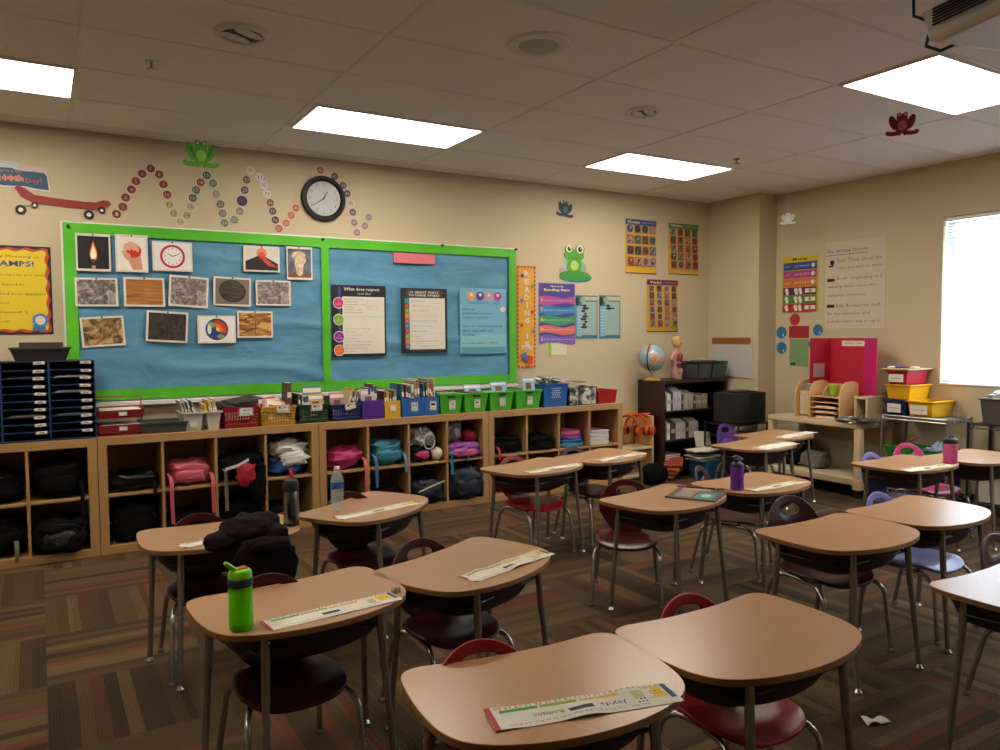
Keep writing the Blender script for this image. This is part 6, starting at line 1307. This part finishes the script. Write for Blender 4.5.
strip_tag((903, 471), (950, 465), '', 'name strip beside the pink bottle', wob=.01, seed=9)
strip_tag((760, 449), (792, 443), '', 'white sheet of paper on the desk before the farthest one', wob=.01, seed=10, plain=True, wd=.14)
strip_tag((782, 438), (812, 432), '', 'white sheet of paper on the farthest desk', wob=.01, seed=11, plain=True, wd=.12)

# ---------------------------------------------------------------- things on desks
def on_desk(u, v): p = PZ(u, v, DZ); return (p.x, p.y, DZ+.0008)
t = thing('green_bottle', 'lime green drink bottle with flip straw lid', 'bottle', on_desk(241.5, 629), .3)
mat('lime', '#6fc414', rough=.35)
b = B(); b.lathe([(.031, 0), (.035, .006), (.035, .06), (.034, .09), (.035, .12), (.035, .135)], 'green_clear', seg=28); b.build('body', t)
b = B(); b.lathe([(.029, .004), (.032, .008), (.032, .022)], '#5aa818', seg=24, caps=True); b.build('drink', t)
b = B(); b.lathe([(.036, .132), (.037, .136), (.037, .152), (.034, .156)], '#0d1a2c', seg=28); b.build('collar', t)
b = B(); b.lathe([(.034, .155), (.034, .172), (.028, .180), (.01, .183)], 'lime', seg=28); lid = b.build('lid', t)
b = B(); b.tube([(-.008, 0, .176), (-.02, .0, .184), (-.04, 0, .203), (-.048, 0, .210)], [.008, .008, .007, .005], 'lime', 10); b.build('spout', lid)
b = B(); b.box(-.012, .02, -.012, .012, .180, .186, '#b5501c'); b.build('button', lid, bevel=.002)
t = thing('steel_thermos', 'stainless steel thermos with black lid and base', 'thermos', on_desk(291.5, 525)); mat('steel', '#77736e', rough=.25, metal=1)
b = B(); b.lathe([(.036, .012), (.036, .155), (.033, .165)], 'steel', seg=28); b.build('body', t); b = B(); b.lathe([(.035, 0), (.037, .004), (.037, .014)], 'black', seg=28); b.build('base', t)
b = B(); b.lathe([(.036, .16), (.038, .168), (.037, .195), (.03, .21), (.012, .213)], 'black', seg=28); b.build('lid', t); b = B(); b.box(-.008, .008, -.037, -.0365, .05, .13, '#3a2a28'); b.build('printed_mark', t)
t = thing('water_bottle', 'clear disposable water bottle with blue label', 'bottle', on_desk(337.5, 510))
b = B(); b.lathe([(.024, 0), (.031, .006), (.032, .02)]+[(.0305+.0015*(i % 2), .03+.01*i) for i in range(7)]+[(.032, .11), (.033, .15), (.030, .165), (.016, .19), (.013, .196), (.013, .205)], 'clear_plastic', seg=28); b.build('body', t)
b = B(); b.lathe([(.0335, .112), (.0340, .116), (.0340, .140), (.0335, .144)], '#1f5a9a', seg=28, caps=False); b.build('label_band', t)
b = B(); b.lathe([(.0145, .203), (.0145, .217), (.012, .219)], 'white_plastic', seg=20); b.build('cap', t)
t = thing('purple_bottle', 'translucent purple drink bottle with dark looped lid', 'bottle', on_desk(737, 489.5)); mat('deep_purple', '#2a1234', rough=.4)
b = B(); b.lathe([(.035, 0), (.037, .005), (.036, .06), (.037, .12), (.034, .13)], 'purple_clear', seg=28); b.build('body', t); b = B(); b.lathe([(.03, .006), (.032, .01), (.032, .10)], '#5a2a8a', seg=20); b.build('drink', t)
b = B(); b.lathe([(.036, .128), (.037, .135), (.03, .15), (.018, .158), (.016, .17)], 'deep_purple', seg=28); b.tube([(.02, 0, .16), (.045, 0, .165), (.02, 0, .178), (-.01, 0, .19), (-.035, 0, .185), (-.02, 0, .16)], .006, 'deep_purple', 8); b.build('lid', t)
t = thing('pink_bottle', 'pink drink bottle with dark lid and orange print', 'bottle', on_desk(950, 463)); mat('bottle_pink', '#c2508c', rough=.3)
b = B(); b.lathe([(.040, 0), (.043, .006), (.043, .128), (.041, .135)], 'bottle_pink', seg=28); b.build('body', t); b = B(); b.lathe([(.043, .13), (.044, .138), (.042, .158), (.03, .166)], '#14121c', seg=28); b.tube([(-.02, 0, .158), (0, 0, .182), (.03, 0, .175), (.035, 0, .158)], .007, '#14121c', 8); b.build('lid', t)
b = B(); b.disc(0, 0, .018, '#c8641c', ry=.02); b.disc(.004, .002, .008, '#a8262a'); b.xf(Matrix.Rotation(-.5, 4, 'Z') @ Matrix.Translation((-.01, -.0425, .11)) @ RB); b.build('printed_mark', t, smooth=0)
# jacket and its drape
jc = thing('dark_jacket', 'dark maroon jacket heaped on the desk and hanging over its front', 'jacket', on_desk(247, 546))
b = B(); b.blob((.02, .04, .05), (.24, .28, .13), 'cloth_maroon', seed=130, amp=.16, freq=1.5, flat=.0, nu=48, nv=30, p=2.4); b.blob((-.10, -.01, .035), (.14, .16, .075), 'cloth_maroon', seed=131, amp=.14, freq=1.4, flat=.0, p=2.3); b.blob((.08, .05, .07), (.14, .18, .10), 'cloth_maroon', seed=134, amp=.14, freq=1.4, flat=0, p=2.3); b.build('body', jc, smooth=80)
b = B(); b.blob((.04, -.13, -.055), (.26, .06, .2), 'cloth_maroon', seed=132, amp=.14, freq=1.3, nu=36, nv=24); b.blob((.05, -.10, .02), (.2, .14, .07), 'cloth_maroon', seed=137, amp=.1, nu=36, nv=24); b.build('drape', jc, smooth=80)
b = B(); b.blob((.10, -.04, .04), (.11, .15, .09), 'cloth_maroon', seed=133, amp=.15, freq=1.4); b.build('sleeve', jc, smooth=80)
# magazine, folder and pencil on the I desk
pts = [PZ(u, v, DZ) for u, v in ((667.5, 498), (718, 503), (725, 493), (676, 488))]
cen = sum(pts, Vector())/4; ang = math.atan2((pts[1]-pts[0]).y, (pts[1]-pts[0]).x); w = (pts[1]-pts[0]).length; h = (pts[2]-pts[1]).length
b = B(); b.box(-w/2, w/2, -h/2, h/2, 0, .006, '#3a352c'); b.z = .0062; b.rect(w*.22, -h*.1, w*.36, h*.6, '#2f7a68'); b.rect(-w*.2, h*.0, w*.34, h*.7, '#7a7260'); b.disc(w*.22, -h*.1, w*.1, '#9fb8a8', ry=h*.16); b.rect(-w*.1, h*.42, w*.6, h*.12, '#c08a6a')
o = b.build('magazine', smooth=0); o.location = (cen.x, cen.y, DZ+.001); o.rotation_euler[2] = ang; tag(o, 'green and grey illustrated magazine on a desk', 'magazine')
a_, c_ = PZ(680, 487.5, DZ), PZ(727, 491, DZ)
for i, (k, r, lb) in enumerate((('#a8303a', .005, 'red pencil lying behind the magazine'), ('#1c1818', .004, 'dark pencil lying across the top of the magazine'))):
    d = c_-a_; b = B(); L = d.length*(1, .6)[i]; b.tube([(-L/2, 0, r), (L/2, 0, r)], r, k, 6); b.tube([(L/2, 0, r), (L/2+.012, 0, r)], [r, .001], '#c9a878', 6); o = b.build('pencil'); o.location = ((a_+c_)/2+Vector((-.02*i, .02-.022*i, .0008+.0065*i))); o.rotation_euler[2] = math.atan2(d.y, d.x); tag(o, lb, 'pencil')
o = B(); o.blob((0, 0, .008), (.03, .022, .018), '#b0a48c', seed=140, amp=.3, flat=0); o = o.build('eraser', smooth=50); o.location = on_desk(396, 592); tag(o, 'small pale eraser at the end of the green bottle desk strip', 'eraser')
# scraps on the floor
p = PZ(876, 723, 0); b = B(); b.grid(lambda u, v: ((u-.5)*.09, (v-.5)*.03*(1+.8*abs(2*u-1)), .003+.012*abs(math.sin(u*5+v))), 10, 4, 'paper'); o = b.build('paper_scrap', solid=.001); o.location = (p.x, p.y, .001); o.rotation_euler[2] = -.5; tag(o, 'torn white paper scrap on the carpet', 'scrap')
p = PZ(950, 717, 0); o = B(); o.blob((0, 0, .004), (.012, .01, .009), '#8a8478', seed=141, amp=.3, flat=0); o = o.build('crumb'); o.location = p; tag(o, 'tiny pale crumb on the carpet near the right front leg', 'crumb')
# mark on desk M
